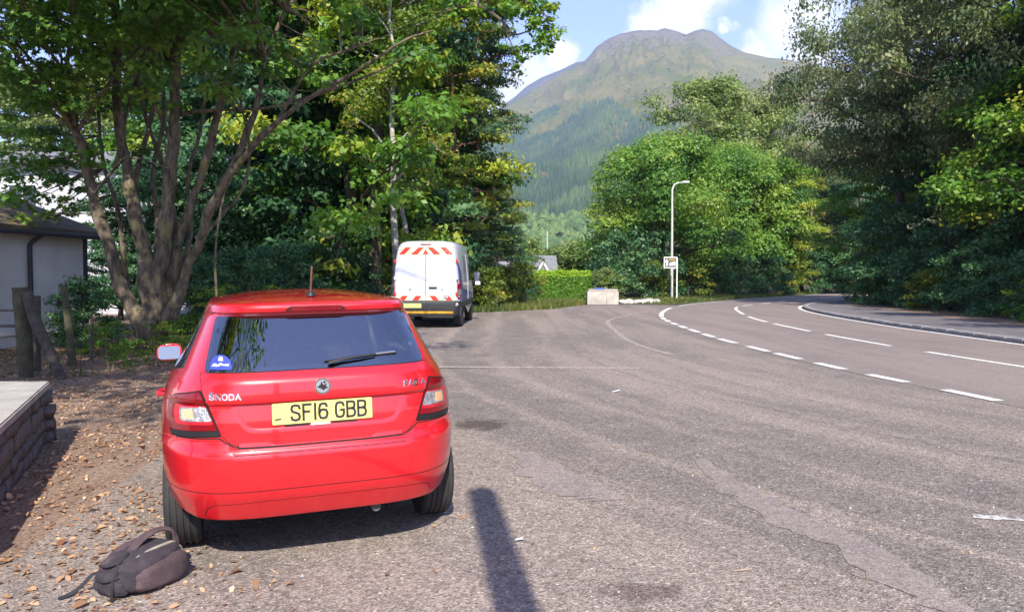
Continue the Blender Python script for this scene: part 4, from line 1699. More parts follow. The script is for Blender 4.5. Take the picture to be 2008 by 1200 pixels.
    panel('badge_emblem', circ(.0065, .010, .021, 12), bf, 'black_plastic', badge, off=.0064, thick=.003, g=.02)
    # raised lettering
    stroke_text('maker_name', 'SKODA', rear, .027, .023, .0085, .006, -.560, .921, 'chrome', root, off=.0085)
    stroke_text('maker_name_accent', 'v', rear, .027, .023, .0085, .005, -.560, .921, 'chrome', root, off=.0085)
    stroke_text('model_name', 'FABIA', rear, .026, .023, .0085, .006, .438, .935, 'chrome', root, off=.0085)

    # rear wiper
    g_ = Geo()

    def on_glass(x, z, o):
        p = rear(np.array([x]), np.array([z]))[0]
        return (p[0], p[1] - o * .79, p[2] + o * .61)
    wip = Geo()
    wip.tube([on_glass(.04, 1.068, .026), on_glass(.12, 1.083, .03), on_glass(.22, 1.092, .03), on_glass(.30, 1.10, .026)], [.012, .009, .007, .005], 8, flat=.6)
    wp = wip.build('rear_wiper', 'black_plastic', root)
    wb = Geo()
    wb.tube([on_glass(.02, 1.083, .013), on_glass(.22, 1.098, .013), on_glass(.42, 1.105, .013)], .0045, 6)
    wb.build('wiper_blade', 'black_plastic', wp)
    wb = Geo()
    wb.tube([on_glass(.30, 1.104, .018), on_glass(.41, 1.109, .018)], .006, 6)
    wb.build('wiper_cap', 'steel', wp)
    # sticker in the corner of the glass
    half = [(-.50 + .052 * math.cos(a), 1.080 + .058 * math.sin(a)) for a in np.linspace(-.25, math.pi + .25, 20)]
    stf = panel('sticker', half, rear, 'sticker_blue', gl, off=.0085, thick=.001, g=.03)
    panel('sticker_mark', [(-.545, 1.082), (-.53, 1.096), (-.515, 1.088), (-.50, 1.098), (-.485, 1.09), (-.46, 1.092), (-.462, 1.083), (-.50, 1.086), (-.52, 1.080)], rear, 'sticker_white', stf, off=.0100, thick=.001, g=.03)
    panel('sticker_mark', [(-.512, 1.108), (-.506, 1.128), (-.492, 1.128), (-.488, 1.108)], rear, 'sticker_white', stf, off=.0100, thick=.001, g=.03)
    # aerial
    az = 1.438
    lathe('aerial_base', [(.030, -.004), (.026, .006), (.014, .018), (.008, .030), (.001, .032)], 'z', 16, 'black_plastic', root).location = (0, -.19, az)
    ae = Geo()
    ae.tube([(0, -.19, az + .022), (.004, -.25, az + .165)], [.0065, .0055], 8)
    ae.build('aerial', 'bark_red', root)
    # mirrors
    for s in (-1, 1):
        g_ = Geo()
        bm = bmesh.new()
        bmesh.ops.create_uvsphere(bm, u_segments=24, v_segments=14, radius=1)
        for v in bm.verts:
            x, y, z = v.co
            f = lambda q, n=2.6: math.copysign(abs(q) ** (2 / n), q)
            x, y, z = f(x), y, f(z)
            y = max(y, -.25)
            v.co = Vector((s * (.905 + .092 * x), 1.66 + .085 * y, .975 + .066 * z - .006 * x))
        me = bpy.data.meshes.new('mirror_housing')
        bm.to_mesh(me)
        bm.free()
        me.polygons.foreach_set('use_smooth', [True] * len(me.polygons))
        me.set_sharp_from_angle(angle=R(40))
        mh = link('door_mirror', me, 'car_paint', root)
        mfn = frame_fn((s * .905, 1.630, .972), (1, 0, 0), (0, .07, .99))
        panel('mirror_glass', round_poly([(-.078, -.05), (.078, -.05), (.078, .05), (-.078, .05)], .03), mfn, 'mirror_glass', mh, off=.0, thick=.004, g=.05)
        ar = Geo()
        ar.tube([(s * .82, 1.68, .945), (s * .76, 1.72, .93)], .03, 8, flat=.6)
        ar.build('mirror_arm', 'black_plastic', mh)
    # wheels
    for s in (-1, 1):
        make_wheel(root, s * .735, 0, .300, .19, s)
        make_wheel(root, s * .735, 2.47, .300, .19, s)
    # tailpipe tip
    lathe('tailpipe', [(.020, 0), (.026, -.002), (.026, .14), (.020, .14)], 'y', 16, 'iron', root).location = (.285, -.60, .258)
    # fog / reflector strips are absent on this bumper: plain painted skin
    return root


build_car()


# ------------------------------------------------------------------ the white van
def build_van():
    root = thing('panel_van', 'tall white panel van with red and yellow chevrons on its rear doors', 'van', (-2.48, 23.35, 0), R(-2.0))
    yc = 2.2
    rows = [  # z, rear y, half width, n, front y, n
        (.32, -.86, .96, 14, 4.30, 6), (.55, -.90, 1.00, 14, 4.36, 6), (.78, -.90, 1.02, 14, 4.36, 6), (.80, -.87, 1.02, 14, 4.36, 6),
        (1.1, -.865, 1.02, 14, 4.28, 5), (1.28, -.86, 1.015, 14, 3.95, 5), (1.40, -.855, 1.005, 14, 3.55, 5), (1.7, -.845, .985, 13, 3.25, 5), (2.0, -.83, .955, 12, 2.95, 4.5),
        (2.25, -.815, .925, 10, 2.6, 4.5), (2.38, -.80, .895, 9, 2.35, 4), (2.46, -.775, .86, 8, 2.28, 4), (2.51, -.735, .80, 7, 2.25, 4), (2.54, -.65, .70, 6, 2.22, 4), (2.56, -.35, .45, 5, 2.21, 3), (2.565, 1.0, .1, 4, 2.205, 3)]
    B = Body(rows, yc)

    def rear(u, v):
        return np.stack([u, B.rear(u, v), v], -1)

    def right(u, v):
        return np.stack([B.side(u, v), u, v], -1)

    def left(u, v):
        return np.stack([-B.side(u, v), u, v], -1)

    def zlow(y):
        z = .32 if y > -.5 else .48
        for c in (0.0, 3.3):
            if abs(y - c) < .42:
                z = max(z, .35 + math.sqrt(.42 ** 2 - (y - c) ** 2))
        return z
    zs = sorted(set([r[0] for r in rows] + list(np.arange(.34, 2.5, .06))))
    body = B.shell('body_shell', zs, 40, 40, 'van_white', root, zlow)
    gu = Geo()
    gu.add(*box_vf(-.80, .80, -.70, 3.9, .34, .60))
    gu.build('underbody', 'black_plastic', root, smooth=False)
    # rear doors, left and right
    for s in (1, -1):
        dp = round_poly([(.012, .80), (.87, .80), (.895, .90), (.885, 1.7), (.83, 2.30), (.80, 2.36), (.012, 2.385)], [.01, .04, .1, .1, .08, .04, .01])
        m = (lambda p: p) if s > 0 else mir
        gp = round_poly([(.0, .79), (.88, .79), (.905, .90), (.895, 1.7), (.84, 2.30), (.81, 2.372), (.0, 2.397)], [.01, .04, .1, .1, .08, .04, .01])
        panel('door_gap', m(gp), rear, 'van_grey', root, off=.002, thick=.004, g=.1)
        d = panel('rear_door', m(dp), rear, 'van_white', root, off=.012, thick=.012, g=.08)
        panel('door_film', m(round_poly([(.03, .98), (.85, .98), (.845, 1.7), (.80, 2.12), (.03, 2.13)], .03)), rear, 'van_film', d, off=.0145, thick=.002, g=.09)
        panel('yellow_band', m([(.014, 2.14), (.80, 2.13), (.775, 2.345), (.014, 2.36)]), rear, 'chevron_yellow', d, off=.0145, thick=.002, g=.09)
        panel('yellow_band', m([(.014, .812), (.862, .812), (.872, .95), (.014, .95)]), rear, 'chevron_yellow', d, off=.0145, thick=.002, g=.09)
        for x0 in (.08, .46):
            panel('chevron', m([(x0 + .16, 2.142), (x0 + .36 if x0 < .4 else x0 + .325, 2.142), (x0 + .13, 2.350), (x0 - .04, 2.350)]), rear, 'chevron_red', d, off=.0165, thick=.002, g=.09)
        for x0 in (.12, .52):
            panel('chevron', m([(x0 + .09, .815), (x0 + .27, .815), (x0 + .17, .945), (x0 - .01, .945)]), rear, 'chevron_red', d, off=.0165, thick=.002, g=.09)
        for z in (1.0, 1.45, 1.95):
            bbox('hinge', s * .90 - .03, s * .90 + .03, float(B.rear(.86, z)) - .035, float(B.rear(.86, z)) + .05, z - .05, z + .05, 'chevron_red' if z != 1.45 else 'van_white', d, .01)
        # tall tail lamp on the corner post
        lp = round_poly([(.925, .84), (.99, .86), (.998, 1.15), (.985, 1.42), (.92, 1.42), (.915, 1.1)], .02)
        tl = panel('tail_lamp', m(lp), rear, 'lamp_red', root, off=.012, thick=.015, g=.05)
        panel('clear_lens', m(round_poly([(.928, .97), (.990, .98), (.992, 1.14), (.922, 1.13)], .015)), rear, 'lamp_clear', tl, off=.016, thick=.006, g=.05)
    g_ = Geo()
    panel('chevron_point', [(-.09, 2.142), (-.02, 2.142), (0, 2.20), (.02, 2.142), (.09, 2.142), (.0, 2.30)], rear, 'chevron_red', root, off=.0168, thick=.002, g=.09)
    # handles and locks, high brake light
    bbox('door_handle', .10, .33, float(B.rear(0, 1.18)) - .05, float(B.rear(0, 1.18)) - .012, 1.16, 1.205, 'van_black', root, .008)
    bbox('door_lock', .47, .50, float(B.rear(0, 1.13)) - .03, float(B.rear(0, 1.13)) - .012, 1.105, 1.135, 'van_black', root, .004)
    bbox('door_lock', -.47, -.44, float(B.rear(0, 1.13)) - .03, float(B.rear(0, 1.13)) - .012, 1.10, 1.16, 'van_black', root, .004)
    bbox('maker_badge', .52, .66, float(B.rear(0, .90)) - .028, float(B.rear(0, .90)) - .012, .865, .925, 'steel', root, .01)
    bbox('brake_light', -.16, .16, float(B.rear(0, 2.44)) - .02, float(B.rear(0, 2.44)) + .05, 2.42, 2.455, 'lamp_brake', root, .008)
    # bumper
    bump = round_poly(sym([(.3, .36), (.90, .38), (.97, .50), (.99, .78), (.3, .79)]), .02)
    bp = panel('bumper', bump, rear, 'van_black', root, off=.03, thick=.05, g=.06)
    panel('reflective_strip', sym([(.3, .440), (.80, .440), (.80, .505), (.3, .505)]), rear, 'strip_orange', bp, off=.034, thick=.003, g=.1)
    panel('number_plate', [(-.70, .60), (-.12, .60), (-.12, .725), (-.70, .725)], rear, 'plate_yellow', root, off=.036, thick=.004, g=.1)
    for x in (.90,):
        lathe('reflector', [(.001, -.01), (.055, -.006), (.06, .01)], 'y', 18, 'lamp_clear', root).location = (x, float(B.rear(x, .70)) - .035, .70)
    # right flank: livery, sliding door, cab glass
    for fn, fl, nm in ((right, False, 'r'), (left, True, 'l')):
        panel('side_livery', [(-.70, .62), (3.2, .62), (3.2, .95), (-.1, 1.15), (-.70, 2.05)], fn, 'van_blue', root, off=.003, thick=.003, g=.12, flip=fl)
        panel('side_panel', round_poly([(.2, 1.25), (1.35, 1.25), (1.35, 2.15), (.2, 2.15)], .06), fn, 'van_grey', root, off=.004, thick=.004, g=.12, flip=fl)
        panel('cab_window', round_poly([(2.0, 1.38), (2.05, 1.95), (2.55, 1.92), (3.15, 1.40)], .05), fn, 'dark_glass', root, off=.004, thick=.005, g=.12, flip=fl)
        panel('side_moulding', [(-.65, .60), (3.1, .60), (3.1, .78), (-.65, .78)], fn, 'van_black', root, off=.012, thick=.012, g=.15, flip=fl)
        panel('door_edge', [(1.42, .8), (1.50, .8), (1.50, 2.2), (1.42, 2.2)], fn, 'van_white', root, off=.014, thick=.012, g=.12, flip=fl)
        s = 1 if not fl else -1
        mh = bbox('door_mirror', s * 1.08 - .0 if s > 0 else -1.30, 1.30 if s > 0 else -1.08, 2.85, 2.98, 1.30, 1.66, 'van_black', root, .04)
        bbox('mirror_cap', (1.14 if s > 0 else -1.31), (1.31 if s > 0 else -1.14), 2.80, 2.86, 1.22, 1.34, 'sign_white', mh, .02)
        mf = frame_fn((s * 1.19, 2.846, 1.50), (1, 0, 0), (0, 0, 1))
        panel('mirror_glass', round_poly([(-.085, -.13), (.085, -.13), (.085, .13), (-.085, .13)], .02), mf, 'mirror_glass', mh, off=.0, thick=.004, g=.1)
        for y in (0, 3.3):
            make_wheel(root, s * .87, y, .345, .235, s)


build_van()


# ------------------------------------------------------------------ leaves
PALM = np.array([(0, -.5), (.12, -.22), (.50, -.28), (.30, .02), (.52, .22), (.18, .18), (0, .58), (-.18, .18), (-.52, .22), (-.30, .02), (-.50, -.28), (-.12, -.22)])
KITE = np.array([(0, -.5), (.30, .0), (0, .55), (-.30, .0)])
OVAL = np.array([(0, -.5), (.24, -.22), (.26, .15), (0, .55), (-.26, .15), (-.24, -.22)])
NEEDLE = np.array([(0, -.5), (.13, -.1), (0, .6), (-.13, -.1)])
BLADE = np.array([(-.06, 0), (.06, 0), (.0, 1.0)])


def leaves(P, Nn, size, shape=KITE, fold=.12, along=None, rng=RNG):
    """one polygon per leaf; P (n,3), Nn (n,3) normals, size (n,)"""
    n = len(P)
    Nn = Nn / np.maximum(np.linalg.norm(Nn, axis=1), 1e-9)[:, None]
    A = rng.normal(size=(n, 3)) if along is None else along + rng.normal(size=(n, 3)) * .35
    T = A - (A * Nn).sum(1)[:, None] * Nn
    T /= np.maximum(np.linalg.norm(T, axis=1), 1e-9)[:, None]
    S = np.cross(Nn, T)
    k = len(shape)
    out = np.empty((n, k, 3))
    for i, (a, b) in enumerate(shape):
        out[:, i] = P + (S * a + T * b + Nn * (abs(a) * fold * 2 - abs(b) * fold * .6)) * size[:, None]
    return out.reshape(-1, 3)


def clump_points(C, Rad, count, rng, flat=.62, shell=.55, up=.45, jitter=.6):
    """C (m,3) centres, Rad (m,), count (m,) -> positions, normals, clump index"""
    idx = np.repeat(np.arange(len(C)), count)
    d = rng.normal(size=(len(idx), 3))
    d /= np.linalg.norm(d, axis=1)[:, None]
    d[:, 2] = np.where(d[:, 2] < -.35, -d[:, 2] * .6, d[:, 2])
    r = Rad[idx] * (shell + (1 - shell) * rng.random(len(idx))) * (1 + .22 * rng.normal(size=len(idx)))
    P = C[idx] + d * r[:, None] * np.array([1, 1, flat])
    Nn = d + np.array([0, 0, up]) + rng.normal(size=d.shape) * jitter
    return P, Nn, idx


def crown_mesh(name, C, Rad, count, size, shape, rng, flat=.62, tint0=.42, tvar=.22, up=.45, jitter=.6, shell=.55, droop=None, yellow=.04):
    P, Nn, idx = clump_points(C, Rad, count, rng, flat, shell, up, jitter)
    sz = size * rng.uniform(.65, 1.3, len(P))
    al = None
    if droop is not None:
        al = np.tile(np.array([0, 0, -1.0]) * droop, (len(P), 1))
    V = leaves(P, Nn, sz, shape, along=al, rng=rng)
    ct = rng.normal(tint0, tvar, len(C))
    t = ct[idx] + rng.normal(0, .13, len(P))
    yl = rng.random(len(C)) < yellow
    t = np.where(yl[idx] & (rng.random(len(P)) < .6), .95, t)
    me = fast_mesh(name, V, len(shape))
    a = me.attributes.new('tint', 'FLOAT', 'FACE')
    a.data.foreach_set('value', np.clip(t, 0, 1).astype(np.float32))
    return me


def wiggle(a, b, n, amp, rng, sag=0.0):
    a, b = np.array(a, float), np.array(b, float)
    t = np.linspace(0, 1, n)[:, None]
    P = a + (b - a) * t
    L = np.linalg.norm(b - a)
    w = np.cumsum(rng.normal(size=(n, 3)), 0)
    w -= w[0] + (w[-1] - w[0]) * t
    P += w * amp * L / math.sqrt(n)
    P[:, 2] += sag * L * np.sin(t[:, 0] * math.pi)
    return P


def tree_parts(seed, H, trunk_r, crown_base, crown_r, n_limbs, clump_r, leaves_per, leaf, shape=KITE, profile='round', lean=(0, 0), flat=.62,
               sub=4, up_angle=.5, trunk_top=.92, **kw):
    """returns trunk mesh data (Geo) and crown mesh; base at the origin"""
    rng = np.random.default_rng(seed)
    g_ = Geo()
    top = np.array([lean[0], lean[1], H * trunk_top])
    tp = wiggle((0, 0, -.15), top, 12, .035, rng)
    tr = [trunk_r * (1.35 if i == 0 else 1.0) * (1 - .88 * i / 11) + .012 for i in range(12)]
    g_.tube(tp, tr, 9)
    C, Rd = [], []

    def rad_at(f):
        if profile == 'round':
            return crown_r * math.sqrt(max(.05, 1 - ((f - .45) / .6) ** 2))
        if profile == 'cone':
            return crown_r * (1.05 - f) ** .9
        if profile == 'column':
            return crown_r * (.75 + .25 * math.sin(f * 9)) * (1 if f < .8 else max(.2, (1.1 - f) / .3))
        if profile == 'dome':
            return crown_r * math.sqrt(max(.04, 1 - f ** 2.2))
        return crown_r
    for i in range(n_limbs):
        f = (i + rng.uniform(0, .8)) / n_limbs
        z = crown_base + (H - crown_base) * f
        az = i * 2.399 + rng.uniform(-.5, .5)
        r = rad_at(f) * rng.uniform(.72, 1.12)
        zt = np.clip(z - up_angle * r * rng.uniform(.4, .9), H * .08, H * .9)
        k = np.interp(zt, tp[:, 2], np.arange(12))
        a = np.array([np.interp(zt, tp[:, 2], tp[:, 0]), np.interp(zt, tp[:, 2], tp[:, 1]), zt])
        b = np.array([a[0] + r * math.cos(az), a[1] + r * math.sin(az), z + rng.uniform(-.3, .3)])
        L = wiggle(a, b, 6, .07, rng, .06)
        r0 = max(.02, trunk_r * .42 * (1 - .6 * f))
        g_.tube(L, [r0 * (1 - .8 * q / 5) for q in range(6)], 6, cap=False)
        C.append(L[-1])
        Rd.append(clump_r * rng.uniform(.8, 1.25))
        C.append(L[3] + rng.normal(size=3) * clump_r * .3 + [0, 0, clump_r * .3])
        Rd.append(clump_r * rng.uniform(.7, 1.1))
        for s in range(sub):
            q = rng.integers(2, 6)
            d = rng.normal(size=3)
            d[2] = d[2] * .5 + .15
            d /= np.linalg.norm(d)
            e = L[q] + d * r * rng.uniform(.22, .5)
            g_.tube(wiggle(L[q], e, 4, .06, rng), [r0 * .4, r0 * .3, r0 * .2, r0 * .08], 4, cap=False)
            C.append(e)
            Rd.append(clump_r * rng.uniform(.6, 1.15))
    C, Rd = np.array(C), np.array(Rd)
    cnt = np.maximum(4, (leaves_per * (Rd / clump_r) ** 2).astype(int))
    me = crown_mesh('crown', C, Rd, cnt, leaf, shape, rng, flat=flat, **kw)
    return g_, me


KIND = {}


def tree_kind(key, bark, leafm, **kw):
    g_, crown = tree_parts(**kw)
    tm = mesh('trunk', g_.V, g_.F, True, 60)
    tm.materials.append(mat(bark))
    crown.materials.append(mat(leafm))
    KIND[key] = (tm, crown)


def plant_tree(key, name, label, category, loc, rot=0.0, scale=1.0, group=None, sz=None):
    tm, cm = KIND[key]
    o = thing(name, label, category, loc, rot, group)
    o.scale = (scale, scale, scale if sz is None else sz)
    link('trunk', tm, None, o)
    link('crown', cm, None, o)
    return o


# ---- kinds (built once, meshes shared between trees of the kind)
tree_kind('dense', 'bark', 'leaf_green', seed=3, H=16, trunk_r=.24, crown_base=2.2, crown_r=4.3, n_limbs=26, clump_r=1.15, leaves_per=210, leaf=.26, profile='column', sub=4, yellow=.05)
tree_kind('dark', 'bark', 'leaf_dark', seed=4, H=13, trunk_r=.22, crown_base=.6, crown_r=4.2, n_limbs=26, clump_r=1.15, leaves_per=230, leaf=.26, profile='column', sub=4, flat=.5, yellow=0)
tree_kind('ash', 'bark', 'leaf_green', seed=8, H=15, trunk_r=.26, crown_base=3.2, crown_r=4.4, n_limbs=24, clump_r=1.05, leaves_per=170, leaf=.27, profile='round', sub=4, yellow=.08)
tree_kind('birch', 'bark_birch', 'leaf_yellow', seed=9, H=14, trunk_r=.14, crown_base=5.0, crown_r=2.3, n_limbs=18, clump_r=.7, leaves_per=80, leaf=.17, profile='column', sub=3, up_angle=1.0, yellow=.12)
tree_kind('larch', 'bark_red', 'leaf_yellow', seed=12, H=16, trunk_r=.20, crown_base=2.0, crown_r=3.1, n_limbs=34, clump_r=.85, leaves_per=130, leaf=.21, profile='column', sub=3, up_angle=.1, flat=.38, yellow=.05)
tree_kind('pine', 'bark_red', 'leaf_pine', seed=13, H=18, trunk_r=.22, crown_base=7.5, crown_r=3.0, n_limbs=22, clump_r=.85, leaves_per=220, leaf=.24, shape=NEEDLE, profile='column', sub=4, flat=.5, yellow=0)
tree_kind('conifer', 'bark_red', 'leaf_pine', seed=14, H=9, trunk_r=.16, crown_base=.5, crown_r=2.4, n_limbs=34, clump_r=.62, leaves_per=130, leaf=.20, shape=NEEDLE, profile='cone', sub=3, up_angle=.0, flat=.35, yellow=.05)
tree_kind('sycamore', 'bark', 'leaf_sycamore', seed=21, H=11.2, trunk_r=.30, crown_base=3.3, crown_r=5.2, n_limbs=25, clump_r=1.35, leaves_per=360, leaf=.25, profile='dome', sub=4, flat=.85, tint0=.52, tvar=.25, up=.3, jitter=.42, yellow=.04, shell=.78)
tree_kind('tall_ash', 'bark_moss', 'leaf_olive', seed=22, H=18.5, trunk_r=.34, crown_base=5, crown_r=6.6, n_limbs=28, clump_r=1.35, leaves_per=190, leaf=.28, profile='dome', sub=5, flat=.8, tint0=.72, yellow=.04)
tree_kind('willow', 'bark', 'leaf_willow', seed=24, H=16, trunk_r=.30, crown_base=2.5, crown_r=5.2, n_limbs=32, clump_r=1.1, leaves_per=330, leaf=.18, shape=KITE, profile='round', sub=5, flat=1.1, droop=1.2, tint0=.5, yellow=.03)
tree_kind('willow_high', 'bark', 'leaf_willow', seed=27, H=16, trunk_r=.30, crown_base=7.0, crown_r=5.4, n_limbs=28, clump_r=1.1, leaves_per=330, leaf=.18, shape=KITE, profile='round', sub=5, flat=1.1, droop=1.2, tint0=.5, yellow=.03)
tree_kind('ivy', 'bark', 'leaf_dark', seed=25, H=14, trunk_r=.28, crown_base=.8, crown_r=4.6, n_limbs=30, clump_r=1.1, leaves_per=300, leaf=.21, profile='column', sub=5, flat=.7, tint0=.5, yellow=0)
tree_kind('beech', 'bark', 'leaf_green', seed=26, H=15, trunk_r=.30, crown_base=3.0, crown_r=4.8, n_limbs=28, clump_r=1.0, leaves_per=230, leaf=.20, profile='column', sub=5, flat=.6, tint0=.32, up=.6, yellow=.05)
tree_kind('shrub', 'twig', 'leaf_dark', seed=31, H=2.6, trunk_r=.05, crown_base=.15, crown_r=1.5, n_limbs=16, clump_r=.48, leaves_per=95, leaf=.13, profile='dome', sub=3, flat=.7, tint0=.6, yellow=0)
tree_kind('bush', 'twig', 'leaf_yellow', seed=32, H=2.4, trunk_r=.05, crown_base=.15, crown_r=1.3, n_limbs=14, clump_r=.42, leaves_per=70, leaf=.14, profile='dome', sub=3, flat=.7, tint0=.4, yellow=.1)
tree_kind('bramble', 'twig', 'leaf_green', seed=33, H=1.2, trunk_r=.02, crown_base=.05, crown_r=1.0, n_limbs=12, clump_r=.26, leaves_per=34, leaf=.10, profile='dome', sub=3, flat=.6, tint0=.4, yellow=.06)
tree_kind('olive_bush', 'twig', 'leaf_olive', seed=34, H=3.4, trunk_r=.06, crown_base=.3, crown_r=2.4, n_limbs=18, clump_r=.65, leaves_per=90, leaf=.20, profile='dome', sub=3, flat=.8, tint0=.55, yellow=.03)


def X(px, Y):
    return (px - 1004) / 1517 * Y


# ---- left of the lay-by, behind the van
LT = 'trees along the left edge of the lay-by'
for key, name, label, px, Y, rot, sc in [
    ('dark', 'evergreen_tree', 'dense dark evergreen tree right behind the red car roof', 560, 30, .4, 1.0),
    ('dark', 'evergreen_tree', 'dense dark evergreen tree beside the white van on its left', 690, 33, 2.2, 1.05),
    ('dark', 'evergreen_tree', 'dark evergreen tree behind the stems of the many-stemmed tree', 430, 34, 1.2, 1.0),
    ('dense', 'broadleaf_tree', 'bright green leafy tree above and left of the white van', 690, 29, .0, 1.0),
    ('ash', 'broadleaf_tree', 'leafy green tree showing between the long bare branches, left of centre', 560, 36, 1.0, 1.05),
    ('dense', 'broadleaf_tree', 'tall green tree standing behind the birch stems', 815, 38, 2.0, 1.05),
    ('birch', 'birch_tree', 'white-stemmed birch rising just left of the van roof', 770, 26.2, .3, .95),
    ('birch', 'birch_tree', 'second pale birch stem close to the right of the first', 797, 29.4, 2.5, .95),
    ('larch', 'larch_tree', 'yellow-green larch with layered branches above the van', 880, 36.5, .0, 1.0),
    ('larch', 'larch_tree', 'yellow-green larch at the right end of the left tree line', 925, 40.5, 2.0, .85),
    ('pine', 'pine_tree', 'tall dark pine with needle crown against the sky, left of the mountain', 934, 39.2, .6, .92),
    ('conifer', 'young_conifer', 'young reddish-stemmed conifer right of the van by the grass', 966, 38.5, .0, .80),
    ('conifer', 'young_conifer', 'smaller conifer half hidden behind the right side of the van', 915, 36, 1.6, .62),
    ('conifer', 'young_conifer', 'olive conifer between the left tree line and the clipped hedge', 1005, 45, 2.6, .66),
    ('tall_ash', 'ash_tree', 'pale olive tree far left behind the white house', 40, 46, 2.2, .72),
    ('tall_ash', 'ash_tree', 'pale olive tree behind the house, left of the mossy stems', 170, 48, .9, .75),
    ('dark', 'evergreen_tree', 'low dark evergreen between the low building and the white house', 235, 27, 2.9, .36),
    ('dark', 'evergreen_tree', 'low dark evergreen in front of the right end of the white house', 330, 27, .8, .42),
    ('dark', 'evergreen_tree', 'low dark evergreen just right of the mossy stems', 400, 26, 1.8, .42),
    ('dense', 'broadleaf_tree', 'green tree between the white house and the dark evergreens', 330, 38, 1.4, .95),
    ('ash', 'broadleaf_tree', 'leafy tree behind the many-stemmed tree, half hidden by its stems', 455, 40, .2, 1.05),
]:
    plant_tree(key, name, label, 'tree', (X(px, Y), Y, 0), rot, sc, LT)

# shrubs in front of them
SH = 'undergrowth along the left edge of the lay-by'
k = 0
for px, Y, key, sc in [(470, 20, 'shrub', .75), (545, 23, 'shrub', .85), (620, 26, 'shrub', .9), (690, 27.5, 'shrub', .85), (745, 29, 'bush', .8), (400, 18.5, 'shrub', .65), (950, 34.5, 'bush', .75), (985, 37, 'bush', .8), (1020, 40, 'bush', .9), (505, 21, 'bramble', 1.0), (440, 17.5, 'bramble', 1.0), (340, 15.5, 'bramble', .5), (255, 13.8, 'bramble', .35), (205, 15.0, 'bramble', .5), (365, 14.0, 'bramble', .38), (165, 16.5, 'shrub', .5)]:
    near = {470: 'low dark shrub just behind the left of the car roof', 545: 'dark shrub behind the middle of the car roof', 620: 'dark shrub behind the car roof aerial', 690: 'dark shrub left of the van, behind the car roof corner', 745: 'yellowish bush touching the left side of the van',
            400: 'dark shrub right of the many-stemmed trunk', 950: 'yellowish bush right of the van door mirror', 985: 'yellowish bush at the foot of the young conifer', 1020: 'yellowish bush touching the left end of the clipped hedge',
            505: 'bramble patch behind the left window pillar of the car', 440: 'bramble patch above the car door mirror', 340: 'bramble patch at the foot of the many-stemmed tree', 255: 'small bramble between fence posts and the many-stemmed tree', 205: 'bramble behind the second fence post',
            365: 'small bramble left of the car door mirror', 165: 'small dark shrub against the low building wall'}[px]
    plant_tree(key, {'shrub': 'evergreen_shrub', 'bush': 'yellow_bush', 'bramble': 'bramble'}[key], near, 'shrub', (X(px, Y), Y, float(gz(X(px, Y), Y))), px * .7, sc, SH)

# ---- across the bend
FT = 'trees across the bend of the road'
for key, name, label, px, Y, rot, sc in [
    ('sycamore', 'sycamore_tree', 'round bright green sycamore behind the street lamp', 1298, 58, .4, .98),
    ('tall_ash', 'ash_tree', 'tall olive-green tree rising behind the round sycamore', 1390, 78, .0, 1.12),
    ('tall_ash', 'ash_tree', 'olive-green tree right of the tallest one, against the hill', 1490, 82, 2.1, 1.05),
    ('willow', 'willow_tree', 'pale drooping tree between the sycamore and the dark right wood', 1570, 74, 1.0, .85),
    ('willow', 'willow_tree', 'pale green tree at the far end of the road bend', 1620, 72, 2.4, .78),
    ('birch', 'birch_tree', 'thin pale birch standing in the wood beyond the bend', 1590, 66, .2, .75),
    ('birch', 'birch_tree', 'slim birch with twin bare stems right of the street lamp', 1395, 60, .9, .62),
    ('sycamore', 'sycamore_tree', 'second bright green sycamore right of the street lamp, behind the first', 1435, 65, 2.2, 1.02),
    ('ash', 'broadleaf_tree', 'fresh green leafy tree between the sycamores and the shaded right wood', 1530, 64, 1.7, .72),
    ('dark', 'evergreen_tree', 'dark evergreen deep in the shade beyond the bend', 1680, 66, .3, .8),
    ('dark', 'evergreen_tree', 'dark evergreen behind the sycamore trunk', 1370, 66, 1.9, .6),
]:
    plant_tree(key, name, label, 'tree', (X(px, Y), Y, 0), rot, sc, FT)
FS = 'shrubs along the far verge'
for px, Y, key, sc, label in [
    (1215, 52, 'shrub', 1.5, 'dark rhododendron right behind the concrete block'), (1255, 55, 'shrub', 1.7, 'large dark rhododendron under the left of the sycamore'), (1285, 53.5, 'bush', 1.0, 'yellowish bush just left of the street lamp foot'),
    (1350, 56, 'bush', 1.2, 'yellowish bush just right of the sign post'), (1400, 58, 'shrub', 1.1, 'dark shrub on the verge below the twin birch stems'), (1450, 59, 'shrub', 1.15, 'dark shrub at the middle of the far verge'),
    (1505, 60, 'shrub', 1.1, 'dark shrub on the far verge under the pale drooping tree'), (1555, 63, 'bush', 1.3, 'olive bush on the verge where the road leaves sight'), (1605, 66, 'shrub', 1.3, 'dark shrub on the outer side of the bend'), (1650, 69, 'bush', 1.4, 'olive bush at the last visible piece of road'),
    (1320, 60, 'shrub', 1.3, 'dark shrub behind the direction sign'), (1185, 50, 'olive_bush', .55, 'olive bush between the hedge and the concrete block'), (1700, 72, 'shrub', 1.6, 'dark shrub beyond the end of the right wood'), (1430, 66, 'olive_bush', 1.2, 'brownish olive bush inside the wood beyond the verge'), (1530, 70, 'olive_bush', 1.3, 'brownish olive bush behind the dark verge shrubs')]:
    plant_tree(key, {'shrub': 'rhododendron', 'bush': 'yellow_bush', 'olive_bush': 'olive_bush'}[key], label, 'shrub', (X(px, Y), Y, 0), px * .3, sc, FS)
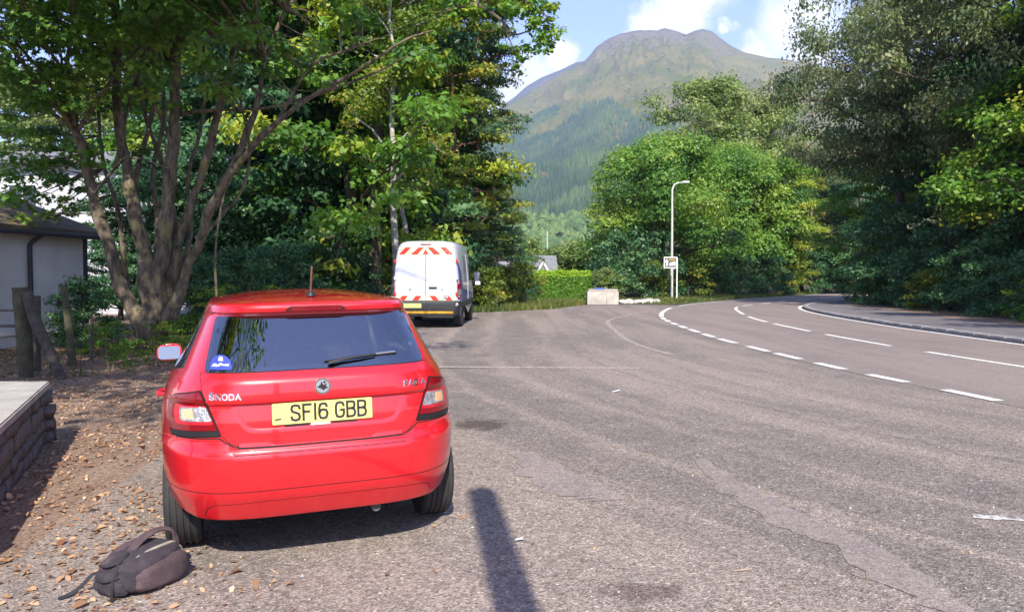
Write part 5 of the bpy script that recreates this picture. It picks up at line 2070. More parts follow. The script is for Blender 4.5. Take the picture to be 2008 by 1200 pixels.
for px, Y, sc, label in [(1120, 64, 1.1, 'pale olive bush above the left half of the clipped hedge'), (1150, 64, 1.25, 'pale olive bush above the right end of the clipped hedge'), (1085, 76, 1.1, 'pale olive bush beside the small house gable'), (1190, 72, 1.3, 'pale olive bush between hedge and sycamore, far back'), (1030, 70, 1.3, 'pale olive bush behind the olive conifer')]:
    plant_tree('olive_bush', 'olive_bush', label, 'shrub', (X(px, Y), Y, 0), px * .37, sc, 'pale bushes behind the clipped hedge')

# ---- the wood on the right of the road; it runs on past the camera
RT = 'trees of the wood on the right'
for key, name, label, x, Y, rot, sc in [
    ('willow_high', 'willow_tree', 'tall drooping pale-leaved tree at the left edge of the right wood', 20.4, 40, .4, 1.0),
    ('beech', 'beech_tree', 'green tree with level sprays at the left corner of the right wood', 22.4, 45.5, 1.9, .80),
    ('willow_high', 'willow_tree', 'drooping tree high in the middle of the right wood', 21.6, 33, 2.6, 1.05),
    ('ivy', 'ivy_clad_tree', 'ivy-dark tree forming the left edge of the shaded right wood', 21.0, 38, .6, .82),
    ('ivy', 'ivy_clad_tree', 'ivy-dark tree in the middle of the shaded right wood', 21.8, 31, 2.0, .85),
    ('beech', 'beech_tree', 'green beech with yellowing sprays at the right frame edge', 20.8, 26.4, .2, 1.0),
    ('ivy', 'ivy_clad_tree', 'ivy-dark tree behind the beech at the right frame edge', 25.5, 27, 1.2, 1.0),
    ('beech', 'beech_tree', 'tall fresh green beech at the top right corner, behind the nearer one', 23.4, 30.2, 2.4, 1.12),
    ('dark', 'evergreen_tree', 'dark evergreen deep behind the right wood', 27, 40, .2, 1.1),
    ('dark', 'evergreen_tree', 'dark evergreen behind the drooping trees of the right wood', 25.5, 34.5, 2.0, 1.15),
    ('ivy', 'ivy_clad_tree', 'ivy-dark roadside tree just outside the right frame edge', 20.0, 18.0, 2.9, .85),
    ('beech', 'beech_tree', 'tall roadside beech right of the camera', 18.2, 11.0, 1.0, 1.0),
    ('ivy', 'ivy_clad_tree', 'ivy-dark roadside tree level with the camera on the right', 20.5, 4.0, .4, 1.05),
    ('dense', 'broadleaf_tree', 'leafy roadside tree behind the camera on the right', 24.0, -4.0, 1.4, 1.0),
]:
    plant_tree(key, name, label, 'tree', (x, Y, .1), rot, sc, RT)
RS = 'undergrowth along the right pavement'
for i, (x, Y, key, sc) in enumerate([(16.9, 22.6, 'shrub', .62), (16.6, 24.4, 'bramble', 1.0), (17.2, 26.2, 'shrub', .75), (17.2, 28.4, 'shrub', .7), (17.7, 30.4, 'shrub', .85), (17.7, 32.6, 'bush', .7), (18.1, 34.6, 'shrub', .85), (18.4, 36.8, 'shrub', .9), (18.7, 38.9, 'shrub', .9), (18.9, 40.6, 'bramble', 1.3), (18.3, 24.6, 'shrub', 1.1), (19.0, 29.2, 'shrub', 1.25), (19.3, 33.6, 'shrub', 1.3), (20.2, 38.8, 'shrub', 1.3), (20.2, 42.8, 'shrub', 1.1), (16.4, 20.6, 'bramble', 1.0), (17.6, 19.6, 'shrub', 1.0)]):
    label = ['dark evergreen shrub nearest the right frame edge behind the pavement', 'leafy bramble spilling to the pavement near the right frame edge', 'dark shrub third from the right frame edge along the pavement', 'dark shrub fourth from the right frame edge along the pavement', 'dark shrub in the middle of the pavement edge', 'yellowish bush in the middle of the shaded pavement edge', 'dark shrub left of the middle of the pavement edge', 'dark shrub sixth along the pavement towards the bend', 'dark shrub close to where the pavement bends away', 'low bramble at the corner where the pavement bends away', 'larger shrub in the second row near the right frame edge', 'larger shrub in the second row behind the middle of the pavement', 'larger shrub in the second row below the drooping trees', 'larger shrub in the second row at the left corner of the wood', 'shrub around the corner of the bending pavement', 'bramble at the right frame edge by the kerb end', 'dark shrub just outside the right frame edge'][i]
    plant_tree(key, {'shrub': 'evergreen_shrub', 'bush': 'yellow_bush', 'bramble': 'bramble'}[key], label, 'shrub', (x, Y, .1), i * 1.3, sc, RS)

# ---- trees behind the camera, mirrored in the car window
plant_tree('dense', 'broadleaf_tree', 'leafy tree behind the camera on the left of the lay-by', 'tree', (-10.5, -9, 0), .7, .95, 'trees behind the camera')
plant_tree('ash', 'broadleaf_tree', 'leafy tree far behind the camera on the left', 'tree', (-15, -18, 0), 1.7, 1.0, 'trees behind the camera')


# ------------------------------------------------------------------ the many-stemmed tree on the left
def build_many_stemmed():
    Y0 = 16.0
    root = thing('many_stemmed_tree', 'many-stemmed mossy tree spreading over the left of the lay-by', 'tree', (X(300, Y0), Y0, 0))
    base = np.array([X(300, Y0), Y0, 0])
    rng = np.random.default_rng(77)

    def P(px, py, dy=0):
        return np.array(AT(px, py, Y0 + dy)) - base
    stems = [
        ([P(292, 700), P(280, 640, .1), P(240, 560, .2), P(208, 470, .3), P(182, 370, .3), P(150, 260, .1), P(128, 200, 0)], [.32, .24, .19, .17, .155, .14, .11]),
        ([P(300, 710), P(300, 620), P(284, 500), P(262, 400), P(240, 280, .2), P(226, 150, .3), P(225, 0, .3), P(222, -140, 0)], [.36, .29, .21, .165, .14, .12, .10, .07]),
        ([P(308, 705), P(312, 600), P(322, 470, -.1), P(336, 330, -.1), P(344, 210, -.1), P(344, 100, -.2), P(368, -10, -.3), P(372, -150, -.6)], [.34, .27, .19, .165, .15, .15, .14, .09]),
        ([P(318, 640, .1), P(350, 480, .2), P(392, 350, .3), P(425, 230, .4), P(455, 130, .4), P(465, 20, .3), P(480, -120, 0)], [.24, .15, .12, .10, .085, .07, .05]),
        ([P(322, 650, -.1), P(372, 520, -.2), P(425, 380, -.5), P(500, 282, -.8), P(580, 212, -1.1), P(690, 145, -1.4), P(790, 82, -1.7), P(850, 60, -1.9)], [.22, .14, .115, .085, .065, .048, .03, .015]),
        ([P(400, 440, -.3), P(455, 330, .0), P(500, 220, .2), P(520, 120, .2), P(560, 20, .1)], [.14, .11, .085, .06, .04]),
        ([P(540, 245, -.9), P(565, 200, -1.0), P(610, 130, -1.2), P(690, 95, -1.6), P(760, 70, -1.9)], [.06, .045, .035, .03, .012]),
        ([P(335, 228, 0), P(400, 218, -.2), P(500, 214, -.4), P(590, 196, -.7), P(720, 150, -1.0), P(800, 110, -1.3)], [.06, .05, .045, .04, .03, .012]),
        ([P(340, 150, 0), P(310, 70, .4), P(280, -40, .8)], [.07, .05, .03]),
        ([P(226, 120, .2), P(180, 60, .2), P(100, 30, .1), P(20, 60, 0)], [.05, .04, .03, .015]),
        ([P(185, 380, .2), P(235, 320, -.2), P(262, 308, -.4), P(330, 330, -.7)], [.04, .045, .035, .015]),
        ([P(283, 520, .2), P(262, 440, .6), P(270, 330, .9), P(300, 220, 1.2), P(300, 100, 1.4)], [.11, .09, .08, .06, .04]),
        ([P(128, 215, 0), P(80, 180, -.3), P(30, 150, -.6)], [.08, .05, .02]),
        ([P(345, 470, .2), P(330, 360, .5), P(290, 240, .9), P(262, 120, 1.2), P(255, 0, 1.4)], [.10, .08, .06, .05, .03]),
        ([P(270, 640, .3), P(246, 540, .7), P(236, 430, 1.0), P(205, 330, 1.3), P(190, 200, 1.6), P(180, 60, 1.8)], [.10, .08, .07, .055, .045, .03]),
        ([P(300, 560, .4), P(310, 440, .8), P(300, 340, 1.2), P(322, 220, 1.5), P(310, 60, 1.8)], [.10, .085, .07, .06, .04]),
        ([P(350, 560, .3), P(372, 460, .8), P(368, 350, 1.1), P(398, 230, 1.4), P(400, 90, 1.6)], [.10, .075, .06, .05, .035]),
        ([P(372, 520, .0), P(410, 450, .5), P(470, 380, .9), P(490, 300, 1.2), P(470, 190, 1.4)], [.08, .065, .05, .04, .03]),
        ([P(226, 330, .2), P(255, 200, .5), P(285, 90, .8), P(270, -30, 1.0)], [.07, .06, .045, .03]),
        ([P(345, 300, -.1), P(300, 200, -.4), P(262, 150, -.6), P(200, 90, -.8)], [.05, .04, .03, .015]),
        ([P(425, 590, -.6), P(422, 520, -.6), P(428, 440, -.6), P(440, 380, -.5)], [.03, .032, .03, .025]),
    ]
    g_ = Geo()
    ends = []
    for pts, rad in stems:
        C = catmull(pts, 4)
        rr = np.interp(np.linspace(0, len(rad) - 1, len(C)), np.arange(len(rad)), rad)
        C[1:] += rng.normal(size=(len(C) - 1, 3)) * rr[1:, None] * .16
        rr = rr * .74 * (1 + .10 * rng.normal(size=len(rr)))
        g_.tube(C, list(rr), 10)
        for k in range(len(C)):
            ends.append((C[k], rr[k]))
    g_.build('trunk', 'bark_moss', root, sharp=60)
    # limbs of the upper crown, mostly above the picture
    g2 = Geo()
    C, Rd = [], []
    tops = [stems[k][0][-1] for k in (1, 2, 3, 5, 8, 11)] + [stems[k][0][-2] for k in (0, 1, 2, 3, 5)]
    for i in range(105):
        a = np.array(tops[i % len(tops)])
        d = np.array([rng.uniform(-4.2, 4.2), rng.uniform(-6.5, 2.0), rng.uniform(.2, 3.6)])
        b = a + d
        b[2] = max(b[2], 6.4)
        L = wiggle(a, b, 6, .07, rng, .05)
        g2.tube(L, [.05, .042, .034, .026, .018, .008], 5, cap=False)
        for q in (2, 3, 4, 5):
            C.append(L[q] + rng.normal(size=3) * .4)
            Rd.append(rng.uniform(.5, .95))
    # sprays that hang into the picture
    sprays = [(60, 40), (120, 20), (20, 110), (90, 150), (140, 175), (45, 60), (170, 60), (25, 20), (110, 90), (60, 190), (150, 30), (190, 120), (280, 40), (250, 90), (310, 110), (400, 60), (420, 120), (470, 60), (520, 30), (380, 20), (560, 110), (440, 170), (600, 60), (640, 30), (540, 160), (610, 170), (300, 20), (290, 180), (700, 40), (640, 110), (180, 200), (20, 240), (70, 260), (120, 330), (60, 320), (30, 390), (150, 360), (100, 380), (110, 300), (10, 350), (130, 410), (70, 430), (30, 300), (180, 300)]
    for px, py in sprays:
        for _ in range(3):
            dy = rng.uniform(-2.2, 1.4) if py < 230 else rng.uniform(.2, 2.2)
            c = P(px + rng.uniform(-28, 28), py + rng.uniform(-22, 22), dy)
            C.append(c)
            Rd.append(rng.uniform(.28, .55))
            e, r = min(ends, key=lambda q: np.linalg.norm(q[0] - c))
            if np.linalg.norm(e - c) < 3.6:
                g2.tube(wiggle(e, c, 5, .07, rng, .03), [.022, .018, .014, .010, .005], 4, cap=False)
    for e, r in ends[::6]:
        if e[2] > 3.2 and rng.random() < .35:
            C.append(e + rng.normal(size=3) * .35)
            Rd.append(rng.uniform(.2, .38))
    g2.build('branches', 'bark_moss', root)
    C, Rd = np.array(C), np.array(Rd)
    # the van stands in the sun: this crown keeps a gap along the light that reaches it
    W = C + base
    sz = W[:, 2] - (22.3 - W[:, 1]) * math.tan(SUN_EL)
    keep = ~((W[:, 0] > -5.2) & (W[:, 0] < -.4) & (sz > .2) & (sz < 3.6) & (W[:, 1] < 22))
    C, Rd = C[keep], Rd[keep]
    cnt = np.maximum(12, (95 * (Rd / .6) ** 2).astype(int))
    me = crown_mesh('crown', C, Rd, cnt, .135, PALM, rng, flat=.6, tint0=.45, up=.8, jitter=.5, yellow=.06, shell=.35)
    link('crown', me, 'leaf_sycamore', root)
    # the top of the crown, above the picture: it shades the stems
    C2, R2 = [], []
    while len(C2) < 45:
        p = np.array([rng.uniform(-13.5, -2.6), rng.uniform(7.2, 17.5), rng.uniform(6.6, 13.0)])
        if ((p[0] + 8) / 6.2) ** 2 + ((p[1] - 13) / 6.2) ** 2 + ((p[2] - 8) / 5.2) ** 2 > 1:
            continue
        if p[2] < 1.54 + p[1] * .356 + .9:
            continue
        sz = p[2] - (22.3 - p[1]) * math.tan(SUN_EL)
        if -5.2 < p[0] < -.4 and .2 < sz < 3.6:
            continue
        C2.append(p - base)
        R2.append(rng.uniform(.6, 1.05))
    C2, R2 = np.array(C2), np.array(R2)
    me = crown_mesh('upper_crown', C2, R2, (75 * (R2 / .8) ** 2).astype(int), .19, OVAL, rng, flat=.6, tint0=.45, up=.8, jitter=.5, yellow=.06, shell=.3)
    link('upper_crown', me, 'leaf_sycamore', root)


build_many_stemmed()

# an oak whose bough reaches into the sky right of the tree line
def build_bough_oak():
    Y0 = 27.0
    base = np.array([X(740, Y0) - .6, Y0 + 1.0, 0])
    root = thing('oak_tree', 'oak sending one leafy bough out against the sky left of the mountain', 'tree', tuple(base))
    rng = np.random.default_rng(5)

    def P(px, py, dy=0):
        return np.array(AT(px, py, Y0 + dy)) - base
    g_ = Geo()
    tr = [P(735, 600, 1), P(735, 400, 1), P(742, 250, 1), P(760, 120, .8), P(790, 0, .6), P(800, -120, .4)]
    g_.tube(catmull(tr, 4), list(np.linspace(.26, .09, 21)), 9)
    b1 = [P(752, 170, .9), P(800, 90, .5), P(860, 30, .2), P(930, 10, 0), P(985, 42, -.2), P(1008, 68, -.3), P(1040, 60, -.4)]
    g_.tube(catmull(b1, 4), list(np.linspace(.12, .02, 25)), 7)
    b2 = [P(930, 8, 0), P(1000, -5, 0), P(1050, 15, -.2), P(1080, 40, -.3)]
    g_.tube(catmull(b2, 4), list(np.linspace(.06, .015, 13)), 6)
    b3 = [P(985, 42, -.2), P(1000, 80, -.2), P(1012, 105, -.2)]
    g_.tube(catmull(b3, 4), list(np.linspace(.035, .01, 9)), 5)
    b4 = [P(775, 60, .8), P(850, -20, .3), P(930, -60, 0), P(1000, -60, 0)]
    g_.tube(catmull(b4, 4), list(np.linspace(.09, .02, 13)), 6)
    g_.build('trunk', 'bark', root)
    C, Rd = [], []
    for px, py, r in [(1050, 20, .55), (1075, 45, .5), (1060, 75, .55), (1040, 50, .5), (1030, 15, .5), (1085, 70, .38), (1070, 10, .5), (1045, 95, .38), (1020, 108, .32), (1000, 100, .28), (1012, 125, .26), (1000, 20, .5), (970, -5, .55), (940, 25, .5), (1020, -15, .6), (905, 10, .55), (880, 40, .5), (860, 0, .6), (1080, 95, .3), (1060, 105, .3), (930, -30, .7), (990, -40, .7), (1060, -30, .7), (840, 60, .55), (820, 20, .6), (800, 100, .6)]:
        for _ in range(3):
            C.append(P(px + rng.uniform(-14, 14), py + rng.uniform(-12, 12), rng.uniform(-.8, .8)))
            Rd.append(r * rng.uniform(.6, 1.0))
    for i in range(60):
        C.append(P(rng.uniform(640, 830), rng.uniform(-160, 330), rng.uniform(-.6, 2.5)))
        Rd.append(rng.uniform(.6, 1.0))
    C, Rd = np.array(C), np.array(Rd)
    cnt = np.maximum(10, (62 * (Rd / .5) ** 1.6).astype(int))
    link('crown', crown_mesh('crown', C, Rd, cnt, .17, OVAL, rng, flat=.6, tint0=.42, up=.7, jitter=.5, yellow=.05, shell=.3), 'leaf_green', root)


build_bough_oak()

tree_kind('overhang', 'bark', 'leaf_green', seed=51, H=13, trunk_r=.28, crown_base=8.2, crown_r=4.6, n_limbs=20, clump_r=.95, leaves_per=110, leaf=.22, profile='round', sub=4, lean=(2.2, 2.2), yellow=.05)
plant_tree('overhang', 'broadleaf_tree', 'leafy tree leaning over the lay-by from the left of the camera', 'tree', (-8.6, 1.6, -.09), 0, 1.0)

# ------------------------------------------------------------------ low platform with a stone face
def build_platform():
    root = thing('stone_platform', 'low stone-faced platform with a pale concrete top at the left frame edge', 'wall', (-4.5, 7.4, -.09))
    o = np.array([-4.5, 7.4])
    A, Bp = np.array([-4.53, 7.50]), np.array([-2.9, 3.85])
    Cc, D = np.array([-6.8, 2.6]), np.array([-7.6, 7.35])
    H = .60

    def loc(p):
        return p - o
    # core and coping
    outline = [A, Bp, Cc, D]
    core = []
    cen = sum(outline) / 4
    for z in (0, H - .07):
        core += [(*(loc(p) + (cen - p) / np.linalg.norm(cen - p) * .07), z) for p in outline]
    link('core', mesh('core', core, [(3, 2, 1, 0), (4, 5, 6, 7), (0, 1, 5, 4), (1, 2, 6, 5), (2, 3, 7, 6), (3, 0, 4, 7)]), 'mortar', root)
    bm = bmesh.new()
    vs = [bm.verts.new((*(loc(p) - (cen - p) / np.linalg.norm(cen - p) * .03), z)) for z in (H - .075, H) for p in outline]
    for f in [(3, 2, 1, 0), (4, 5, 6, 7), (0, 1, 5, 4), (1, 2, 6, 5), (2, 3, 7, 6), (3, 0, 4, 7)]:
        bm.faces.new([vs[i] for i in f])
    bmesh.ops.recalc_face_normals(bm, faces=bm.faces[:])
    bmesh.ops.bevel(bm, geom=bm.edges[:], offset=.012, segments=2, affect='EDGES')
    me = bpy.data.meshes.new('coping')
    bm.to_mesh(me)
    bm.free()
    link('coping', me, 'concrete', root)
    # rubble stones set into both visible faces
    rng = np.random.default_rng(3)
    shapes = []
    for i in range(7):
        bm = bmesh.new()
        bmesh.ops.create_cube(bm, size=1)
        bmesh.ops.subdivide_edges(bm, edges=bm.edges[:], cuts=1, use_grid_fill=True)
        for v in bm.verts:
            n = v.co.normalized() * .62
            v.co = v.co.lerp(n, .16) + Vector(rng.normal(size=3) * .04)
        me = bpy.data.meshes.new('stone')
        bm.to_mesh(me)
        bm.free()
        me.polygons.foreach_set('use_smooth', [True] * len(me.polygons))
        me.materials.append(mat('stone'))
        shapes.append(me)
    for a, b in ((A, Bp), (D, A), (Bp, Cc)):
        d = b - a
        L = np.linalg.norm(d)
        d /= L
        nrm = np.array([-d[1], d[0]]) if False else np.array([d[1], -d[0]])
        if np.dot(nrm, a - cen) < 0:
            nrm = -nrm
        z = 0.0
        while z < H - .10:
            h = rng.uniform(.11, .17)
            if z + h > H - .075:
                h = H - .075 - z
            s = rng.uniform(-.1, 0)
            while s < L:
                w = rng.uniform(.14, .34)
                p = loc(a + d * min(max(s + w / 2, w * .3), L - w * .2)) - nrm * .075
                st = link('stone', shapes[rng.integers(7)], None, root)
                st.location = (p[0], p[1], z + h / 2)
                st.rotation_euler = (0, rng.uniform(-.06, .06), math.atan2(d[1], d[0]))
                st.scale = (w * .96, rng.uniform(.13, .17), h * .94)
                s += w
            z += h


build_platform()

# ------------------------------------------------------------------ fence, rail, low building, house
def post(name, label, pts, rad, material, group=None):
    g_ = Geo()
    b = np.array(pts[0])
    C = catmull([np.array(p) - b for p in pts], 4) if len(pts) > 2 else np.array([np.array(p) - b for p in pts])
    rng = np.random.default_rng(int(abs(b[0]) * 1000))
    n = len(C)
    g_.tube(C, [rad * (1 + .06 * rng.normal()) for _ in range(n)] if isinstance(rad, float) else rad, 10)
    o = g_.build(name, material, None, sharp=45)
    o.location = tuple(b)
    return tagset(o, label, 'fence post', group)


FP = 'old wooden fence posts'
post('fence_post', 'stout old wooden strainer post at the left, thickest of the fence', [(-7.72, 12.25, -.2), (-7.74, 12.25, .5), (-7.78, 12.25, 1.29), (-7.78, 12.25, 1.31)], .115, 'moss_wood', FP)
post('fence_strut', 'dark timber strut leaning against the stout strainer post', [(-7.05, 12.05, -.1), (-7.30, 12.1, .45), (-7.52, 12.14, .9), (-7.62, 12.15, 1.28)], .085, 'old_wood', FP)
post('fence_post', 'slimmer grey fence post right of the leaning strut', [(-7.75, 13.6, -.2), (-7.80, 13.6, .6), (-7.88, 13.6, 1.36)], .065, 'moss_wood', FP)
post('fence_post', 'thin short stake among the undergrowth right of the fence posts', [(-7.75, 14.2, -.2), (-7.72, 14.2, .75)], .028, 'old_wood', FP)
post('fence_post', 'grey post standing behind the strainer post', [(-7.95, 12.9, -.2), (-7.93, 12.9, 1.2)], .06, 'old_wood', FP)


def build_rail():
    root = thing('metal_railing', 'thin iron railing running off the left frame edge from the strainer post', 'railing', (-7.85, 12.25, -.06))
    for z in (1.05, .80):
        g_ = Geo()
        g_.tube([(0, 0, z), (-3.2, -.2, z + .0)], .022, 8)
        g_.build('rail', 'iron', root)
    for x in (-.30, -1.3, -2.3, -3.1):
        g_ = Geo()
        g_.tube([(x, x * .06, 0), (x, x * .06, .80)], .018, 8)
        g_.build('upright', 'iron', root)


build_rail()


def build_wire():
    root = thing('wire_fence', 'rusty wire strands strung from the slim fence post towards the trees', 'fence', (-7.8, 13.6, 0))
    for z in (.35, .62, .9, 1.15):
        g_ = Geo()
        g_.tube([(.0, 0, z), (.9, 2.2, z - .05), (1.6, 4.6, z - .02)], .004, 4)
        g_.build('wire_strand', 'iron', root)
    g_ = Geo()
    g_.tube([(1.6, 4.6, -.2), (1.6, 4.6, 1.25)], .05, 8)
    g_.build('end_post', 'old_wood', root)


build_wire()


def build_low_building():
    root = thing('low_building', 'low white-rendered outbuilding with a mossy brown roof behind the fence', 'building', (-11.0, 15.5, 0))
    ox, oy = -11.0, 15.5
    # plan: the wall facing the lay-by runs from (-11.15,13.2) to (-10.55,19.4)
    a, b = np.array([-11.25, 12.0]), np.array([-10.55, 19.2])
    d = (b - a) / np.linalg.norm(b - a)
    n = np.array([d[1], -d[0]])

    def q(s, t, z):
        p = a + d * s - n * t
        return (p[0] - ox, p[1] - oy, z)
    L = float(np.linalg.norm(b - a))
    V = [q(0, 0, -.2), q(L, 0, -.2), q(L, 6, -.2), q(0, 6, -.2), q(0, 0, 2.55), q(L, 0, 2.55), q(L, 6, 2.55), q(0, 6, 2.55)]
    link('wall', mesh('wall', V, [(3, 2, 1, 0), (4, 5, 6, 7), (0, 1, 5, 4), (1, 2, 6, 5), (2, 3, 7, 6), (3, 0, 4, 7)]), 'render_cream', root)
    rt = [q(-.3, -.35, 2.50), q(L + .3, -.35, 2.50), q(L + .3, 3, 3.75), q(-.3, 3, 3.75), q(L + .3, 6.35, 2.5), q(-.3, 6.35, 2.5)]
    rt2 = [(x, y, z + .10) for x, y, z in rt]
    link('roof', mesh('roof', rt + rt2, [(6, 7, 8, 9), (9, 8, 10, 11), (0, 3, 2, 1), (3, 5, 4, 2), (0, 1, 7, 6), (4, 5, 11, 10), (1, 2, 8, 7), (2, 4, 10, 8), (0, 6, 9, 3), (3, 9, 11, 5)]), 'roof_brown', root)
    g_ = Geo()
    g_.tube([q(-.3, -.40, 2.47), q(L + .3, -.40, 2.47)], .06, 8)
    g_.build('gutter', 'gutter', root)
    s = 5.2
    g_ = Geo()
    g_.tube([q(s, -.40, 2.45), q(s, -.12, 2.28), q(s, -.07, 2.2), q(s, -.07, 0)], .05, 8)
    g_.build('downpipe', 'gutter', root)
    V, F = [], []
    bx = [q(L - .12, -.03, 0), q(L + .01, -.03, 0), q(L + .01, .1, 0), q(L - .12, .1, 0)]
    V = [(x, y, -.1) for x, y, z in bx] + [(x, y, 2.5) for x, y, z in bx]
    link('corner_board', mesh('corner_board', V, [(3, 2, 1, 0), (4, 5, 6, 7), (0, 1, 5, 4), (1, 2, 6, 5), (2, 3, 7, 6), (3, 0, 4, 7)]), 'gutter', root)
    v = q(6.2, -.02, .95)
    bbox('air_vent', v[0] - .02, v[0] + .03, v[1] - .06, v[1] + .06, .82, 1.06, 'gutter', root)
    sl = [q(0, -.06, .32), q(L, -.06, .32), q(L, 0, .32), q(0, 0, .32)]
    V = [(x, y, .25) for x, y, z in sl] + [(x, y, .36) for x, y, z in sl]
    link('plinth', mesh('plinth', V, [(3, 2, 1, 0), (4, 5, 6, 7), (0, 1, 5, 4), (1, 2, 6, 5), (2, 3, 7, 6), (3, 0, 4, 7)]), 'render_cream', root)


build_low_building()


def build_house():
    root = thing('white_house', 'two-storey white house behind the many-stemmed tree on the left', 'house', (-16, 31, 0))
    V, F = box_vf(-6.0, 4.4, 0, 8, -.2, 6.05)
    link('wall', mesh('wall', V, F), 'render_white', root)
    V = [(-6.5, -.5, 5.95), (4.9, -.5, 5.95), (4.9, 4, 6.95), (-6.5, 4, 6.95), (4.9, 8.5, 5.95), (-6.5, 8.5, 5.95)]
    V = V + [(x, y, z + .14) for x, y, z in V]
    link('roof', mesh('roof', V, [(6, 7, 8, 9), (9, 8, 10, 11), (0, 3, 2, 1), (3, 5, 4, 2), (0, 1, 7, 6), (4, 5, 11, 10), (1, 2, 8, 7), (2, 4, 10, 8), (0, 6, 9, 3), (3, 9, 11, 5)]), 'roof_grey', root)
    for x, z in ((-3.5, 3.9), (2.2, 3.9), (-3.5, 1.0), (2.2, 1.0)):
        w = bbox('window', x - .6, x + .6, -.03, .06, z, z + 1.3, 'sign_white', root)
        bbox('pane', x - .52, x - .03, -.036, -.02, z + .08, z + 1.22, 'dark_glass', w)
        bbox('pane', x + .03, x + .52, -.036, -.02, z + .08, z + 1.22, 'dark_glass', w)
        bbox('sill', x - .68, x + .68, -.10, -.001, z - .09, z - .005, 'concrete', w)
    g_ = Geo()
    g_.tube([(4.1, -.08, 6.0), (4.1, -.08, 0)], .05, 8)
    g_.build('downpipe', 'gutter', root)


build_house()


def build_far_house():
    Y = 58
    root = thing('far_bungalow', 'small grey-roofed bungalow with a white gable behind the clipped hedge', 'house', (X(1052, Y), Y, -.15))
    root.scale = (.85, .85, .92)
    x0, x1 = -2.2, 1.0
    V = [(-3.4, 0, -.2), (1.6, 0, -.2), (1.6, 6, -.2), (-3.4, 6, -.2), (-3.4, 0, 1.9), (1.6, 0, 1.9), (1.6, 6, 1.9), (-3.4, 6, 1.9)]
    link('wall', mesh('wall', V, box_vf(0, 1, 0, 1, 0, 1)[1]), 'render_white', root)
    R_ = [(-3.7, -.3, 1.85), (1.9, -.3, 1.85), (1.9, 3, 3.4), (-3.7, 3, 3.4), (1.9, 6.3, 1.85), (-3.7, 6.3, 1.85)]
    R_ = R_ + [(x, y, z + .12) for x, y, z in R_]
    rf = link('roof', mesh('roof', R_, [(6, 7, 8, 9), (9, 8, 10, 11), (0, 3, 2, 1), (3, 5, 4, 2), (0, 1, 7, 6), (4, 5, 11, 10), (1, 2, 8, 7), (2, 4, 10, 8), (0, 6, 9, 3), (3, 9, 11, 5)]), 'roof_grey', root)
    # gabled porch
    gx = .55
    V = [(gx - .55, -1.0, -.2), (gx + .55, -1.0, -.2), (gx + .55, -1.0, 1.9), (gx, -1.0, 2.75), (gx - .55, -1.0, 1.9)]
    V = V + [(x, 1.5, z) for x, y, z in V]
    link('gable', mesh('gable', V, [(0, 1, 2, 3, 4), (9, 8, 7, 6, 5), (1, 6, 7, 2), (2, 7, 8, 3), (3, 8, 9, 4), (4, 9, 5, 0)]), 'roof_grey', root)
    for s in (-1, 1):
        g_ = Geo()
        g_.tube([(gx, -1.05, 2.92), (gx + s * .72, -1.05, 1.72)], .10, 4)
        g_.build('barge_board', 'sign_white', root, smooth=False)


build_far_house()

# ------------------------------------------------------------------ hedge, concrete block, boulders, lamp, sign
def build_hedge():
    Y = 45.0
    x0, x1 = X(1020, Y), X(1157, Y)
    root = thing('clipped_hedge', 'clipped hedge with a lime-green top at the far end of the lay-by', 'hedge', ((x0 + x1) / 2, Y, 0))
    w = (x1 - x0) / 2
    rng = np.random.default_rng(8)
    Hh = 1.72
    D = 1.0
    pts, nr, tt = [], [], []
    for face, cnt in (('front', 9000), ('top', 5200), ('right', 2600), ('left', 1500)):
        a, b = rng.uniform(-1, 1, cnt), rng.uniform(0, 1, cnt)
        if face == 'front':
            p = np.column_stack([a * w, np.zeros(cnt) + .05 * np.sin(a * 9) - .0, b * Hh])
            n = np.tile([0, -1.0, .15], (cnt, 1))
        elif face == 'top':
            p = np.column_stack([a * w, b * D, np.full(cnt, Hh) + .03 * np.sin(a * 14)])
            n = np.tile([0, -.2, 1.0], (cnt, 1))
        else:
            s = 1 if face == 'right' else -1
            p = np.column_stack([np.full(cnt, s * w), (a + 1) / 2 * D, b * Hh])
            n = np.tile([s, 0, .15], (cnt, 1))
        p += rng.normal(size=p.shape) * .045
        pts.append(p)
        nr.append(n + rng.normal(size=n.shape) * .45)
        # this year's growth on top is lime; the flanks are older and greener
        t = rng.normal(.30, .12, cnt)
        t = np.where(p[:, 2] > Hh - .24, rng.normal(.88, .1, cnt), t)
        tt.append(t)
    P, Nn, t = np.concatenate(pts), np.concatenate(nr), np.clip(np.concatenate(tt), 0, 1)
    V = leaves(P, Nn, rng.uniform(.09, .16, len(P)), KITE, rng=rng)
    me = fast_mesh('foliage', V, 4)
    me.attributes.new('tint', 'FLOAT', 'FACE').data.foreach_set('value', t.astype(np.float32))
    link('foliage', me, 'leaf_hedge', root)
    V, F = box_vf(-w + .1, w - .1, .1, D - .1, 0, Hh - .1)
    link('woody_core', mesh('woody_core', V, F), 'twig', root)


build_hedge()


def build_block():
    root = thing('concrete_block', 'whitish concrete block with a grey lid and blue panel at the lay-by end', 'block', (4.85, 41.2, 0))
    b = bbox('block_body', -.84, .84, 0, .8, -.05, .68, 'concrete_white', root, .04)
    b.data.transform(Matrix.Shear('XZ', 4, (0.0, 0.0)))
    bbox('lid', -.78, .80, .03, .78, .681, .80, 'concrete', root, .03)
    bbox('blue_panel', -.46, .10, .02, .5, .803, .86, 'blue_panel', root, .012)
    bbox('joint', -.012 + .2, .012 + .2, -.006, .05, .0, .66, 'mortar', root)


build_block()


